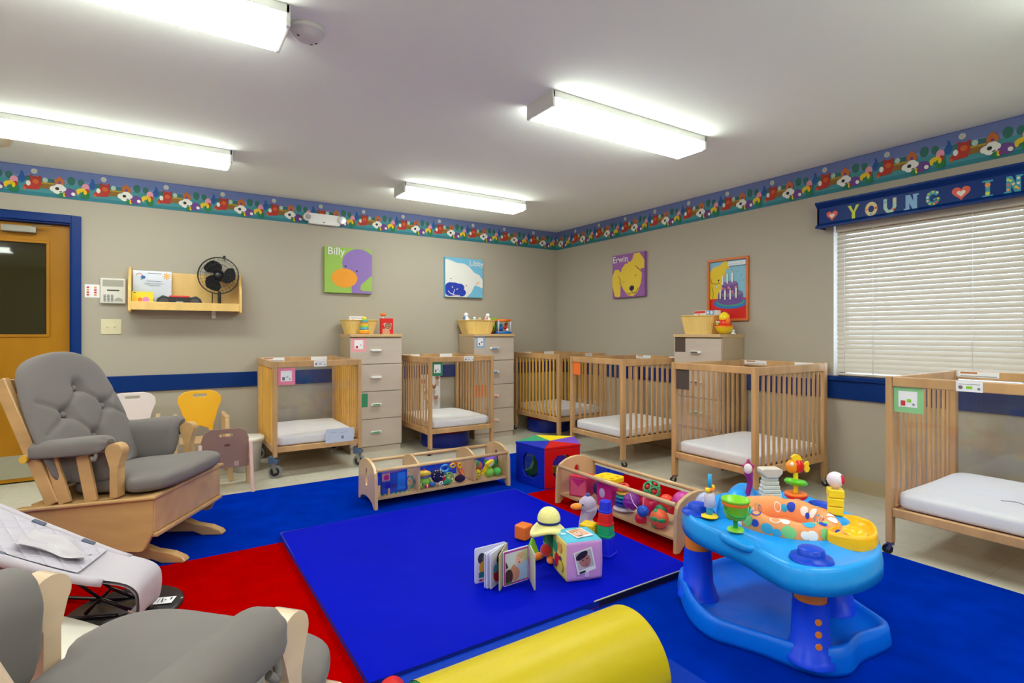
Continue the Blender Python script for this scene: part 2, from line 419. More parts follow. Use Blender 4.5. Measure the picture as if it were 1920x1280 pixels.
# ------------------------------------------------------------------ window
wd = bpy.data.objects.new('window_1', None); COL.objects.link(wd); struct(wd); wd.location = (0.06, 0, 0)
m_vinyl = M('window_vinyl', (226, 226, 230), .4)
mb = MB()
for a in ((WY0, WY0 + .05, WZ0, WZ1), (WY1 - .05, WY1, WZ0, WZ1), (WY0, WY1, WZ0, WZ0 + .05), (WY0, WY1, WZ1 - .05, WZ1), ((WY0 + WY1) / 2 - .03, (WY0 + WY1) / 2 + .03, WZ0, WZ1)):
    mb.box(.02, .07, a[0], a[1], a[2], a[3], m_vinyl)
mb.build('window_frame', wd, bevel=.004)
MB().box(.04, .046, WY0 + .04, WY1 - .04, WZ0 + .04, WZ1 - .04, clear('window_glass', (.9, .95, .93))).build('glass_pane', wd)
MB().box(-.06, .09, WY0, WY1, WZ0 - .003, WZ0 + .006, M('sill_white', (225, 220, 208), .5)).build('sill', wd)
# blind
mb = MB(); mb.box(DX0 - .05, DX1 + .05, .151, .17, -.02, DZ + .05, M('light_block_dark', (60, 56, 44), .8)); struct(mb.build('door_light_block'))  # unseen panel added behind the door to block light leaking under it
b = thing('window_blind', 'cream slatted blind closed across the window under the navy valance', 'blind', (-.004, 0, 0))
m_slat = M('blind_slat', (196, 187, 172), .5)
mb = MB(); mb.box(-.03, .03, WY0 + .01, WY1 - .030, 1.905, 1.965, m_slat); mb.build('headrail', b, bevel=.003)
mb = MB(); n = 31; pitch = .0338; tilt = R(68)
for i in range(n):
    z = 1.897 - i * pitch; dx, dz = .0235 * math.cos(tilt), .0235 * math.sin(tilt)
    mb.bar((0, WY0 + .012, z), (0, WY1 - .030, z), .0351, .0022, m_slat, up=(-math.sin(tilt), 0, math.cos(tilt)))
mb.build('slats', b)
mb = MB(); mb.box(-.02, .02, WY0 + .012, WY1 - .030, .842, .858, m_slat); mb.build('bottom_rail', b, bevel=.003)
for y in (-3.49, -3.68, -4.24, -4.8, -5.35):
    mb = MB(); mb.cyl((-.024, y, .85), (-.024, y, 1.94), .0016, m_white, 6); mb.cyl((.022, y, .85), (.022, y, 1.94), .0016, m_white, 6); mb.build('ladder_cord', b)
# valance with cut-out letters
vl = thing('window_valance', 'navy wooden valance box over the window with paper letters and hearts', 'valance', (0, -3.33, 1.94))
VE = -2.3; dp = .1
prof = [(0, .19), (-dp - .035, .19), (-dp - .035, .178), (-dp - .012, .158), (-dp, .145), (-dp, .035), (-dp - .012, .022), (-dp - .03, .012), (-dp - .03, 0), (-dp + .012, 0), (-dp + .012, .17), (0, .17)]
mb = MB(); mb.prism([(x, z) for x, z in prof], 0, VE, m_navy, 'y'); mb.box(-dp, 0, -.012, 0, 0, .175, m_navy)
mb.build('valance_board', vl)
m_let = {'coral': C3(214, 88, 70, .6), 'cream': C3(224, 216, 200, .6), 'lime': C3(196, 204, 60, .6), 'mint': C3(170, 200, 180, .6), 'sky': C3(128, 170, 205, .6), 'teal': C3(60, 150, 170, .6), 'sand': C3(214, 196, 140, .6), 'org': C3(228, 140, 50, .6)}
def heart(A, cx, cy, s, m):
    pts = []
    for i in range(28):
        t = 2 * PI * i / 28; pts.append((cx + s * (16 * math.sin(t) ** 3) / 17, cy + s * (13 * math.cos(t) - 5 * math.cos(2 * t) - 2 * math.cos(3 * t) - math.cos(4 * t)) / 17 + s * .1))
    A.poly(pts, m)
def vframe(y, z=2.02):
    mb = MB(); return mb, Art(mb, (-dp, y + 3.33, z - 1.94), (0, -1, 0), (0, 0, 1), (-1, 0, 0), .0012)
for y, s in ((-3.438, .042), (-4.205, .05), (-4.92, .05)):
    mb, A = vframe(y); heart(A, 0, 0, s, m_let['coral']); heart(A, 0, -.002, s * .48, m_let['cream']); mb.build('heart', vl)
def slab(A, ch, w, h, m, dots=None):
    t = w * .28; f = t * .45
    P = {'Y': [[(-w / 2, h / 2), (-w / 2 + t, h / 2), (0, .05 * h), (w / 2 - t, h / 2), (w / 2, h / 2), (t / 2, -.02 * h), (t / 2, -h / 2), (-t / 2, -h / 2), (-t / 2, -.02 * h)]],
         'I': [[(-t / 2, -h / 2), (t / 2, -h / 2), (t / 2, h / 2), (-t / 2, h / 2)], [(-w * .32, h / 2 - f), (w * .32, h / 2 - f), (w * .32, h / 2), (-w * .32, h / 2)], [(-w * .32, -h / 2), (w * .32, -h / 2), (w * .32, -h / 2 + f), (-w * .32, -h / 2 + f)]],
         'N': [[(-w * .42, -h / 2), (-w * .42 + t, -h / 2), (-w * .42 + t, h / 2), (-w * .42, h / 2)], [(w * .42 - t, -h / 2), (w * .42, -h / 2), (w * .42, h / 2), (w * .42 - t, h / 2)], [(-w * .42, h / 2), (-w * .42 + t * 1.2, h / 2), (w * .42, -h / 2), (w * .42 - t * 1.2, -h / 2)],
               [(-w * .55, -h / 2), (-w * .12, -h / 2), (-w * .12, -h / 2 + f), (-w * .55, -h / 2 + f)], [(w * .12, h / 2 - f), (w * .55, h / 2 - f), (w * .55, h / 2), (w * .12, h / 2)]],
         'U': [[(-w / 2, h / 2), (-w / 2 + t, h / 2), (-w / 2 + t, -.1 * h), (-w * .1, -h * .28), (w * .1, -h * .28), (w / 2 - t, -.1 * h), (w / 2 - t, h / 2), (w / 2, h / 2), (w / 2, -.15 * h), (w * .25, -h * .46), (0, -h / 2), (-w * .25, -h * .46), (-w / 2, -.15 * h)]],
         'O': None, 'G': None}
    if P[ch]:
        k = A.k
        for i_, q in enumerate(P[ch]): A.poly(q, m, k + .25 * i_)
        A.k = k + 1
    else:
        k = A.k; n = 24
        rng = range(n) if ch == 'O' else range(2, n - 1)
        for i in rng:
            a, b2 = 2 * PI * i / n, 2 * PI * (i + 1) / n
            ro, ri = 1, .48
            A.poly([(math.cos(a) * w / 2 * ro, math.sin(a) * h / 2 * ro), (math.cos(b2) * w / 2 * ro, math.sin(b2) * h / 2 * ro), (math.cos(b2) * w / 2 * ri, math.sin(b2) * h / 2 * ri), (math.cos(a) * w / 2 * ri, math.sin(a) * h / 2 * ri)], m, k)
        if ch == 'G': A.poly([(.0, -.02 * h), (w * .5, -.02 * h), (w * .5, -.16 * h), (0, -.16 * h)], m, k)
        A.k = k + 1
    if dots:
        for (x, y, r, c) in dots: A.ell(x * w, y * h, r, r, m_let[c], n=8)
rr = random.Random(3)
def rdots(n, r): return [(q[0], q[1], r, rr.choice(['coral', 'cream', 'sand', 'org', 'lime'])) for q in n]
for ch, y, m, dots in (('Y', -3.585, 'lime', None), ('O', -3.70, 'sand', [(-.38, 0, .009, 'org'), (.38, .02, .009, 'coral'), (0, -.38, .008, 'sky')]), ('U', -3.815, 'mint', [(-.36, .3, .01, 'sky'), (.38, .3, .01, 'sand'), (.3, -.3, .009, 'coral')]),
                       ('N', -3.94, 'sky', None), ('G', -4.06, 'teal', rdots([(-.38, .1), (-.3, .3), (0, .4), (.3, .32), (-.36, -.15), (-.2, -.36), (.1, -.4), (.38, -.1), (.3, -.3)], .0075)),
                       ('I', -4.333, 'teal', [(0, .22, .014, 'org'), (0, -.3, .012, 'lime')]), ('N', -4.45, 'teal', rdots([(-.3, .3), (-.3, 0), (-.3, -.3), (0, 0), (.15, -.2), (.3, .3), (.3, 0), (.3, -.3), (-.12, .2)], .0075)),
                       ('I', -4.66, 'sky', None), ('N', -4.78, 'lime', None)):
    mb, A = vframe(y); slab(A, ch, .078, .098, m_let[m], dots); mb.build('letter', vl)

# ------------------------------------------------------------------ ceiling lights
m_lens = emit('lamp_lens', (249, 255, 245), LAMP_STRENGTH)
m_hous = M('lamp_housing', (214, 214, 210), .5)
def fixture(x0, y0, label):
    t = thing('ceiling_light', label, 'light', (x0 + .63, y0, H), 0, None)
    mb = MB(); mb.box(-.63, .63, -.122, .122, -.036, 0, m_hous); mb.build('housing', t, bevel=.003)
    mb = MB(); mb.prism([(-.118, -.036), (-.118, -.078), (-.10, -.09), (.10, -.09), (.118, -.078), (.118, -.036)], -.615, .615, m_lens, 'x'); mb.build('diffuser', t)
    for s in (-1, 1):
        mb = MB(); mb.box(s * .615, s * .632, -.122, .122, -.086, 0, m_hous); mb.build('end_cap', t, bevel=.003)
for (x0, y0, lb) in ((-2.52, -3.10, 'white fluorescent ceiling light closest to the blind covered window'), (-2.52, -1.03, 'white fluorescent ceiling light above the duck and lamb canvases'), (-5.09, -1.11, 'long white fluorescent ceiling light between the door wall and the ceiling leak ring'),
                     (-5.09, -3.12, 'white fluorescent ceiling light touching the round smoke detector'), (-2.52, -5.15, 'white fluorescent ceiling light over the carpet beside the big window'), (-5.09, -5.15, 'white fluorescent ceiling light over the glider chair that shows only its arms'),
                     (-2.52, -7.1, 'white fluorescent ceiling light near the front wall, window side'), (-5.09, -7.1, 'white fluorescent ceiling light near the front wall, door side'),
                     (-7.35, -1.11, 'white fluorescent ceiling light past the door, beside the door wall'), (-7.35, -3.12, 'white fluorescent ceiling light past the door, in the second row from the door wall'), (-7.35, -5.15, 'white fluorescent ceiling light past the door, in the third row from the door wall')):
    fixture(x0, y0, lb)
mb = MB(); mb.lathe([(0.0, 0), (.075, 0), (.075, -.012), (.068, -.02), (.066, -.02), (.06, -.034), (.035, -.045), (0, -.046)], m_hous, n=32)
t = thing('smoke_detector', 'round white smoke detector on the ceiling at the end of a light', 'smoke detector', (-3.735, -3.1, H))
mb.build('detector_body', t)
mb = MB()
for a in (20, 55, 200): mb.box(.04 * math.cos(R(a)) - .006, .04 * math.cos(R(a)) + .006, .04 * math.sin(R(a)) - .003, .04 * math.sin(R(a)) + .003, -.0445, -.038, m_black)
mb.build('vent_slot', t)
# emergency light on the border
t = thing('emergency_light', 'white emergency light box with two lamp heads on the wallpaper border', 'light', (-2.905, 0, 2.215))
mb = MB(); mb.prism(rrect(-.15, .15, 0, .1, .02), -.06, -.002, m_white, 'y'); mb.build('light_box', t, bevel=.006)
for s in (-1, 1):
    mb = MB(); mb.cyl((s * .165, -.09, .055), (s * .165, -.02, .055), .038, m_white, 24, .03); mb.build('lamp_head', t, bevel=.003)
    mb = MB(); mb.cyl((s * .165, -.094, .055), (s * .165, -.089, .055), .028, m_chrome, 20); mb.build('reflector', t)
mb = MB(); mb.box(-.02, .0, -.0615, -.06, .015, .022, m_dark); mb.build('indicator', t)

# ================================================================== RUG AND MATS
m_rb = M('rug_blue', (0, 42, 164), .95, bump=(.6, 420, .004), vary=(.16, 7), spec=.0)
m_rr = M('rug_red', (162, 0, 0), .95, bump=(.6, 420, .004), vary=(.14, 7), spec=.0)
mb = MB(); mb.box(-6.0, -1.09, -2.33, -1.19, 0.001, .012, m_rb); mb.box(-6.0, -1.09, -3.80, -2.33, 0.001, .012, m_rr); mb.box(-6.0, -1.09, -5.25, -3.80, 0.001, .012, m_rb)
tag(mb.build('rug', bevel=.002), 'large blue carpet with a wide red band across its middle', 'rug')
m_mat = M('mat_vinyl', (0, 16, 180), .55, spec=.03, vary=(.05, 3), bump=(.25, 3.0, .02))
m_mats = M('mat_side', (6, 34, 150), .5)
def matfn(u, v):
    x = -3.70 + 1.575 * u; y = -3.80 + 1.55 * v
    e = min(u, 1 - u, v, 1 - v) * 40; e = min(1, e)
    z = .047 + .002 * math.sin(6 * u + 2) * math.sin(5 * v) - .006 * (1 - e)
    return (x, y, z)
t = thing('play_mat', 'flat square royal blue vinyl play mat on the carpet', 'mat', (0, 0, 0))
mb = MB(); mb.grid(matfn, 60, 60, m_mat); mb.build('mat_cover', t)
mb = MB(); mb.prism(rrect(-3.698, -2.127, -3.798, -2.252, .012), .013, .0405, m_mats); mb.build('mat_core', t)
mb = MB(); mb.box(-2.72, -2.13, -3.8, -3.797, .013, .04, m_black); mb.tube([(-2.75, -3.8, .042), (-2.126, -3.8, .042)], .003, C3(190, 185, 160), 6); mb.build('zip_and_gap_shade', t)  # black strip paints the shade under the lifted mat edge; tube is the zip
m_pad = M('pad_blue', (0, 50, 168), .5, spec=.08, bump=(.2, 90, .001))
mb = MB(); mb.prism(rrect(-3.88, -2.78, -4.55, -3.803, .05), .013, .03, m_pad); mb.build  # soft blue base pad
o = mb.build('base_pad', bevel=.006); tag(o, 'thin blue floor pad between the square play mat and the yellow roll', 'mat')
m_roll = M('yellow_vinyl', (200, 178, 0), .42, spec=.35, vary=(.03, 4))
t = thing('climbing_roll', 'big bright yellow half-round soft climbing roll', 'soft play roll', (-3.275, -4.15, .03))
rr_ = .172; arc = [(rr_ * math.cos(PI * i / 24), rr_ * math.sin(PI * i / 24)) for i in range(25)]
mb = MB(); mb.add([(x, a, b) for x in (-.385, .385) for a, b in arc], [(i, i + 1, 26 + i, 25 + i) for i in range(24)], m_roll, True); mb.box(-.385, .385, -rr_, rr_, 0, .002, m_roll)
mb.build('roll_cover', t)
for x, m, nm in ((-.386, C3(26, 140, 96), 'end_panel'), (.386, m_roll, 'end_panel')):
    mb = MB(); mb.prism([(a * .985, b * .985) for a, b in arc], x - .004, x + .004, m, 'x'); mb.build(nm, t)
t = thing('arch_block', 'small red half-round foam block peeking out beside the yellow roll', 'soft play block', (-3.66, -3.93, .03))
mb = MB(); ar = [(.05 * math.cos(PI * i / 16), .062 * math.sin(PI * i / 16)) for i in range(17)]; mb.prism([(a, b) for a, b in ar], -.05, .05, RED, 'y', smooth_side=True); mb.build('foam_body', t, bevel=.004)

# ================================================================== CRIBS
def caster(parent, x, y, big=False, mat=None, rz=0):
    mb = MB(); T = Matrix.Translation((x, y, 0)) @ Matrix.Rotation(rz, 4, 'Z'); mb.T = T
    if big:
        mb.cyl((-.0, -.012, .052), (0, .012, .052), .052, M('grey_tyre', (130, 132, 136), .6), 26); mb.cyl((0, -.014, .052), (0, .014, .052), .036, m_black, 24); mb.cyl((0, -.02, .052), (0, .02, .052), .008, m_metal)
        o = mb.build('caster', parent)
        mb = MB(); mb.T = T; mb.bar((.01, -.022, .045), (-.01, -.022, .118), .028, .003, m_metal, (0, 1, 0)); mb.bar((.01, .022, .045), (-.01, .022, .118), .028, .003, m_metal, (0, 1, 0)); mb.box(-.03, .02, -.026, .026, .113, .12, m_metal)
        mb.build('fork', o)
        mb = MB(); mb.T = T; mb.prism([(-.045, .118), (.02, .118), (.028, .135), (-.01, .175), (-.045, .175)], -.03, .03, C3(70, 90, 120), 'y'); mb.build('bracket', o, bevel=.003)
    else:
        mb.cyl((.012, -.011, .024), (.012, .011, .024), .024, m_black, 18); mb.build
        o = mb.build('caster', parent)
        mb = MB(); mb.T = T; mb.bar((.012, -.015, .022), (-.004, -.015, .055), .016, .003, m_metal, (0, 1, 0)); mb.bar((.012, .015, .022), (-.004, .015, .055), .016, .003, m_metal, (0, 1, 0)); mb.box(-.018, .018, -.018, .018, .052, .06, m_metal); mb.cyl((0, 0, .056), (0, 0, .075), .007, m_metal, 10)
        mb.build('fork', o)
m_yl = M('crib_oak_side', (222, 166, 66), .42, grain=(.2, (9, 9, 1.6)), coat=.15)
def crib(label, loc, rz, Wd=.70, L=.90, big=False, card=None, tag_x=0, slat_m=None, seed=0, back='clear', crumple=True):
    """local frame: x along the clear end that faces the room (0..Wd), y from that end (0) to the wall (L)"""
    t = thing('crib', label, 'crib', loc, rz, None); sm = slat_m or m_crib
    zl = .165 if big else .062
    for i, (x, y) in enumerate(((.0, 0), (Wd - .03, 0), (0, L - .048), (Wd - .03, L - .048))):
        MB().box(x, x + .03, y, y + .048, zl, .93, m_crib).build('post', t, bevel=.004)
        caster(t, x + .015, y + .024, big, rz=R([-25, -40, -30, -32][i]) if big else R([200, 70, 160, 20][i]))
    # ends (clear) with rails
    for y in (.006, L - .034):
        mb = MB(); mb.box(.03, Wd - .03, y, y + .026, .878, .928, m_crib); mb.build('end_rail', t, bevel=.004)
        mb = MB(); mb.box(.03, Wd - .03, y, y + .026, .2, .245, m_crib); mb.build('end_rail', t, bevel=.004)
        mb = MB(); mb.box(.028, Wd - .028, y + .011, y + .0145, .24, .885, m_acr); mb.build('clear_panel', t)
    # slatted sides
    for sd, x in enumerate((.002, Wd - .026)):
        mb = MB(); mb.box(x, x + .024, .048, L - .048, .868, .926, m_crib); mb.build('side_rail', t, bevel=.004)
        mb = MB(); mb.box(x, x + .024, .048, L - .048, .19, .245, m_crib); mb.build('side_rail', t, bevel=.004)
        n = int(round((L - .096) / .066)); mb = MB()
        for i in range(1, n):
            y = .048 + (L - .096) * i / n; mb.box(x + .006, x + .018, y - .0125, y + .0125, .24, .872, sm)
        mb.build('slats', t, bevel=.003)
    # mattress
    rn = random.Random(seed); ph = [rn.uniform(0, 6) for _ in range(6)]
    x0, x1, y0, y1, z0, z1 = .034, Wd - .034, .03, L - .04, .236, .33
    def fn(u, v):
        a = 2 * PI * u; q = PI * (v - .5); e = .16
        sg = lambda c, e: math.copysign(abs(c) ** e, c)
        X = sg(math.cos(a), .12) * sg(math.cos(q), e); Y = sg(math.sin(a), .12) * sg(math.cos(q), e); Z = sg(math.sin(q), .42)
        x = (x0 + x1) / 2 + X * (x1 - x0) / 2; y = (y0 + y1) / 2 + Y * (y1 - y0) / 2; z = (z0 + z1) / 2 + Z * (z1 - z0) / 2
        w = (math.sin(9 * x + 5 * y + ph[0]) * math.sin(14 * y - 6 * x + ph[1]) + .5 * math.sin(31 * x + ph[2]) * math.sin(23 * y + ph[3])) * .0035
        if abs(Z) < .9:
            b = math.sin(40 * x + 55 * y + ph[4]) * .003; x -= X * abs(b) if abs(X) > .9 else 0; y -= Y * abs(b) if abs(Y) > .9 else 0
        return (x, y, z + w * (1 if Z > .5 else .2))
    mb = MB(); mb.grid(fn, 96, 26, m_sheet, wrap_u=True); o = mb.build('mattress', t)
    mb = MB(); mb.box(.03, Wd - .03, .03, L - .03, .205, .232, m_crib); mb.build('mattress_board', t)
    # name labels on the rails
    def label_strip(x, y, w, h, ny, zc=.903, m=m_paper, marks=True):
        mb = MB(); A = Art(mb, (x, y, zc), (1 if ny < 0 else -1, 0, 0), (0, 0, 1), (0, ny, 0), .0006)
        A.rect(-w / 2, w / 2, -h / 2, h / 2, m)
        if marks: A.rect(-w * .4, w * .4, h * .18, h * .24, C3(150, 150, 160)); A.rect(-w * .12, w * .12, -h * .22, h * .02, LIME if card == 'mint' else C3(170, 170, 180)); A.ell(-w * .33, -h * .1, h * .18, h * .18, C3(120, 110, 110)); A.ell(w * .36, -h * .18, h * .12, h * .12, C3(130, 130, 130))
        mb.build('rail_label', t)
    if tag_x: label_strip(tag_x, .006, .1, .05, -1)
    # manufacturer warnings on the rear rail, facing the room
    label_strip(.13 if Wd > .5 else .1, L - .034, .2, .034, -1, .908, m_paper, False)
    mb = MB(); A = Art(mb, (.1, L - .034, .908), (1, 0, 0), (0, 0, 1), (0, -1, 0), .0006); A.k = 3; A.rect(-.05, .03, .004, .014, C3(190, 120, 60)); A.rect(-.05, .12, -.012, -.008, C3(150, 150, 150)); mb.build('warning_print', t)
    label_strip(Wd - .16, L - .034, .15, .034, -1, .908, m_paper, False)
    if card:
        cm, cw, ch = {'pink': (C3(232, 130, 160, .7), .13, .135), 'green': (C3(40, 130, 88, .7), .105, .13), 'orange': (C3(245, 115, 35, .7), .1, .12), 'brown': (C3(74, 62, 56, .7), .12, .15), 'mint': (C3(140, 200, 140, .7), .13, .13)}[card]
        mb = MB(); A = Art(mb, (.035, .0155, .878 - ch - (.0 if card != 'pink' else .005)), (1, 0, 0), (0, 0, 1), (0, -1, 0), .0008)
        A.rect(0, cw, 0, ch, cm)
        if card in ('pink', 'green', 'mint'):
            A.rect(cw * .16, cw * .8, ch * .22, ch * .84, m_paper); A.rect(cw * .24, cw * .4, ch * .27, ch * .47, C3(196, 60, 40) if card == 'mint' else C3(110, 110, 130))
            A.rect(cw * .46, cw * .6, ch * .42, ch * .54, LIME if card == 'mint' else C3(200, 190, 200)); A.ell(cw * .68, ch * .34, .006, .006, C3(140, 140, 150))
        mb.build('name_card', t)
    return t
c1 = crib('beech crib on large grey wheels with a pink card on its clear end', (-3.505, -.88, 0), 0, .705, .86, True, 'pink', .36, m_yl, 1)
mb = MB(); A = Art(mb, (.40, .005, .235), (1, 0, 0), (.04, 0, 1), (0, -1, 0), .0006); A.rect(0, .235, 0, .115, M('clear_pocket', (196, 204, 226), .25)); A.line([(.03, .085), (.09, .085)], .003, C3(140, 150, 180)); A.line([(.12, .08), (.18, .08)], .003, C3(140, 150, 180)); A.ell(.14, .04, .012, .014, C3(120, 130, 150)); A.line([(.03, .07), (.03, .03)], .002, C3(150, 160, 190)); mb.build('document_pocket', c1)
c2 = crib('beech crib with a dark green card, standing between the two beige drawer towers', (-2.142, -.83, 0), 0, .705, .80, False, 'green', .42, None, 2)
c3 = crib('honey beech crib pushed into the room corner', (-.685, -.93, 0), R(0), .66, .88, False, None, .42, m_yl, 3)
c4 = crib('beech crib with a plain orange card on its clear end', (-.95, -1.433, 0), R(-90), .705, .90, False, 'orange', .0, None, 4)
c5 = crib('beech crib with a plain dark brown card on its clear end', (-.957, -2.672, 0), R(-90), .70, .925, False, 'brown', .0, None, 5)
c6 = crib('beech crib with a mint green card under the blind covered window', (-1.075, -4.185, 0), R(-90), .72, .90, False, 'mint', .35, None, 6)
mb = MB(); mb.tube(spl([(.40, .25, .336), (.45, .27, .338), (.5, .25, .337), (.55, .27, .338), (.62, .3, .336)]), .0015, m_dark, 6); 
tag(mb.build('dark_thread', loc=(-1.075, -4.185, 0.003), rot=(0, 0, R(-90))), 'thin dark thread lying on the mattress of the mint card crib', 'thread')

# ================================================================== DRAWER TOWERS
def dresser(label, loc, rz, hcols, cards, W_=.517, D=.355, Ht=1.145):
    t = thing('drawer_tower', label, 'dresser', loc, rz)
    mb = MB(); mb.box(0, W_, .018, D, .05, Ht - .028, m_lamside); mb.build('carcass', t, bevel=.002)
    mb = MB(); mb.box(.01, W_ - .01, .012, D, 0, .05, m_lam); mb.build('plinth', t)
    mb = MB(); mb.box(-.002, W_ + .002, -.012, D, Ht - .028, Ht, m_edge); mb.build('top_board', t, bevel=.002)
    zs = [.055, .320, .587, .852, 1.110]
    for i in range(4):
        z0, z1 = zs[i] + .003, zs[i + 1] - .003
        mb = MB(); mb.box(.002, W_ - .002, 0, .017, z0, z1, m_lam); d = mb.build('drawer', t, bevel=.0015)
        zc = (z0 + z1) / 2 + .008; mb = MB(); mb.prism([(W_ / 2 - .005 - .055, -.0), (W_ / 2 - .06 + .11, 0), (W_ / 2 - .06 + .1, -.024), (W_ / 2 - .06 + .01, -.024)], zc - .012, zc + .008, m_white); h = mb.build('handle', d, bevel=.004)
        if hcols[i]:
            mb = MB(); mb.box(W_ / 2 - .045, W_ / 2 + .025, -.0255, -.0235, zc - .008, zc + .004, hcols[i]); mb.build('handle_label', h)
    for (x, z, w, h, cm, inner) in cards:
        mb = MB(); A = Art(mb, (x, 0, z), (1, 0, 0), (0, 0, 1), (0, -1, 0), .0008); A.rect(0, w, 0, h, cm)
        if inner: A.rect(w * .2, w * .78, h * .2, h * .86, m_paper); A.rect(w * .3, w * .44, h * .26, h * .44, RED); A.ell(w * .62, h * .5, .008, .01, BLUE if inner == 'b' else C3(220, 180, 190))
        mb.build('name_card', t)
    return t
gl = C3(40, 160, 110); bl_ = C3(50, 130, 200); ol = C3(236, 110, 40)
dresser('pale four-drawer tower with a pink card, right of the wheeled crib', (-2.748, -.36, 0), 0, [gl, gl, None, None], [(.012, .975, .145, .13, C3(236, 160, 168, .7), 'p'), (.05, .44, .12, .13, C3(50, 140, 100, .7), None)])
dresser('pale four-drawer tower with a blue bordered card, beside the corner crib', (-1.414, -.38, 0), 0, [ol, ol, bl_, bl_], [(.02, .99, .115, .13, C3(150, 175, 205, .7), 'b'), (.02, .46, .13, .13, C3(240, 120, 70, .7), None)], .512)
dresser('pale four-drawer tower with a brown card below the cake poster', (-.32, -2.161, 0), R(-90), [gl, gl, m_dark, m_dark], [(.012, .985, .115, .135, C3(80, 66, 56, .7), None)], .495, .315)

# ------------------------------------------------------------------ soft play drums under the cribs
def drum(label, loc):
    t = thing('soft_play_ring', label, 'soft play ring', loc, R(15))
    mb = MB(); mb.lathe([(.02, 0), (.24, 0), (.25, .01), (.25, .135), (.245, .145)], M('drum_blue', (2, 34, 150), .4), n=48); mb.build('side_wall', t)
    mb = MB(); mb.lathe([(.245, .145), (.235, .15), (0, .15)], C3(170, 24, 40), n=48); mb.build('top_cover', t)
    mb = MB(); mb.lathe([(.2535, .005), (.2535, .14)], YEL, n=6, arc=R(14), a0=R(-25)); mb.build('yellow_strip', t)
drum('blue and red round soft play ring stored under the green card crib', (-1.76, -.38, 0))
drum('blue and red round soft play ring stored under the corner crib', (-.36, -.30, 0))
# white printed board behind crib 2
t = thing('play_board', 'white board printed with brown animals leaning on the wall behind the green card crib', 'board', (-1.85, -.022, 0.0))
mb = MB(); mb.box(-.04, .2, -.006, .006, 0, .70, m_paper); mb.build('board_panel', t, bevel=.002)
mb = MB(); A = Art(mb, (0, -.0065, 0), (1, 0, 0), (0, 0, 1), (0, -1, 0), .0005); br_ = C3(170, 120, 90)
for (x, z) in ((.0, .62), (.02, .5), (.12, .56), (.16, .66), (.05, .4), (.14, .44)):
    A.ell(x, z, .026, .022, br_); A.ell(x - .018, z + .022, .008, .01, br_); A.ell(x + .018, z + .022, .008, .01, br_); A.ell(x, z - .05, .02, .03, C3(200, 180, 160)); A.ell(x, z - .004, .006, .005, BLK)
mb.build('animal_print', t)

# ================================================================== THINGS ON THE WALLS
def canvas(label, loc, rz, w, h, art):
    t = thing('canvas_print', label, 'picture', loc, rz)
    return t
def canv(label, loc, rz, w, h, bgc, paint, side=None):
    t = thing('canvas_print', label, 'picture', loc, rz)
    MB().box(0, w, -.036, -.001, 0, h, side or bgc).build('canvas_body', t, bevel=.003)
    mb = MB(); A = Art(mb, (0, -.0365, 0), (1, 0, 0), (0, 0, 1), (0, -1, 0), .0005); A.clip = (.0015, w - .0015, .0015, h - .0015)
    A.rect(0, w, 0, h, bgc); paint(A, w, h); mb.build('painting', t)
    return t
cg = C3(150, 186, 84, .75); cp = C3(140, 112, 178, .75); co = C3(232, 152, 40, .75); cw = C3(222, 222, 218, .75); cb = C3(110, 180, 214, .75); cdb = C3(24, 56, 170, .75); cyl = C3(224, 192, 62, .75); cvio = C3(148, 92, 160, .75); cdk = C3(28, 32, 60, .7)
def duckp(A, w, h):
    A.ell(.72 * w, .66 * h, .36 * w, .33 * h, cp, n=30); A.poly([(.55 * w, .45 * h), (.56 * w, .0), (.72 * w, 0), (1.0 * w, 0), (1.0 * w, .06 * h), (.8 * w, .06 * h), (.74 * w, .1 * h), (.76 * w, .2 * h), (w, .42 * h), (w, .6 * h)], cp)
    for dx in (-.05, 0, .05): A.ell((.68 + dx) * w, .955 * h, .03 * w, .035 * h, cp)
    A.ell(.41 * w, .33 * h, .27 * w, .21 * h, co, n=30); A.ell(.43 * w, .59 * h, .02 * w, .02 * h, cdk); A.ell(.67 * w, .5 * h, .02 * w, .02 * h, cdk)
    A.line([(.38 * w, .42 * h), (.41 * w, .44 * h)], .004, C3(200, 120, 30)); A.line([(.46 * w, .42 * h), (.44 * w, .44 * h)], .004, C3(200, 120, 30))
    A.text('Billy', .05 * w, .83 * h, .16 * h / .7, cw, .0012)
def lambp(A, w, h):
    A.poly([(0, .95 * h), (.12 * w, .93 * h), (.3 * w, .87 * h), (.5 * w, .86 * h), (.62 * w, .8 * h), (.78 * w, .64 * h), (.9 * w, .6 * h), (1.0 * w, .47 * h), (w, .25 * h), (.88 * w, .3 * h), (.78 * w, .32 * h), (.68 * w, .12 * h), (.55 * w, .0), (0, 0)], cw)
    A.ell(.86 * w, .38 * h, .07 * w, .03 * h, C3(226, 190, 176), .6)
    for x, y, a, b in ((.22, .2, .25, .17), (.14, .26, .14, .11), (.36, .25, .14, .1), (.42, .12, .12, .1), (.12, .12, .13, .1)): A.ell(x * w, y * h, a * w, b * h, cdb)
    A.ell(.14 * w, .46 * h, .014 * w, .014 * h, cdk); A.ell(.55 * w, .3 * h, .014 * w, .014 * h, cdk)
    pk = C3(214, 196, 214); A.line([(.07 * w, .15 * h), (.13 * w, .09 * h), (.25 * w, .045 * h), (.38 * w, .04 * h)], .009, pk); A.line([(.2 * w, .06 * h), (.24 * w, .2 * h)], .008, pk); A.ell(.18 * w, .25 * h, .012 * w, .03 * h, pk, .3); A.ell(.3 * w, .2 * h, .03 * w, .013 * h, pk, .4)
    A.text('Libby', .63 * w, .82 * h, .135 * h / .7, cw, .0008)
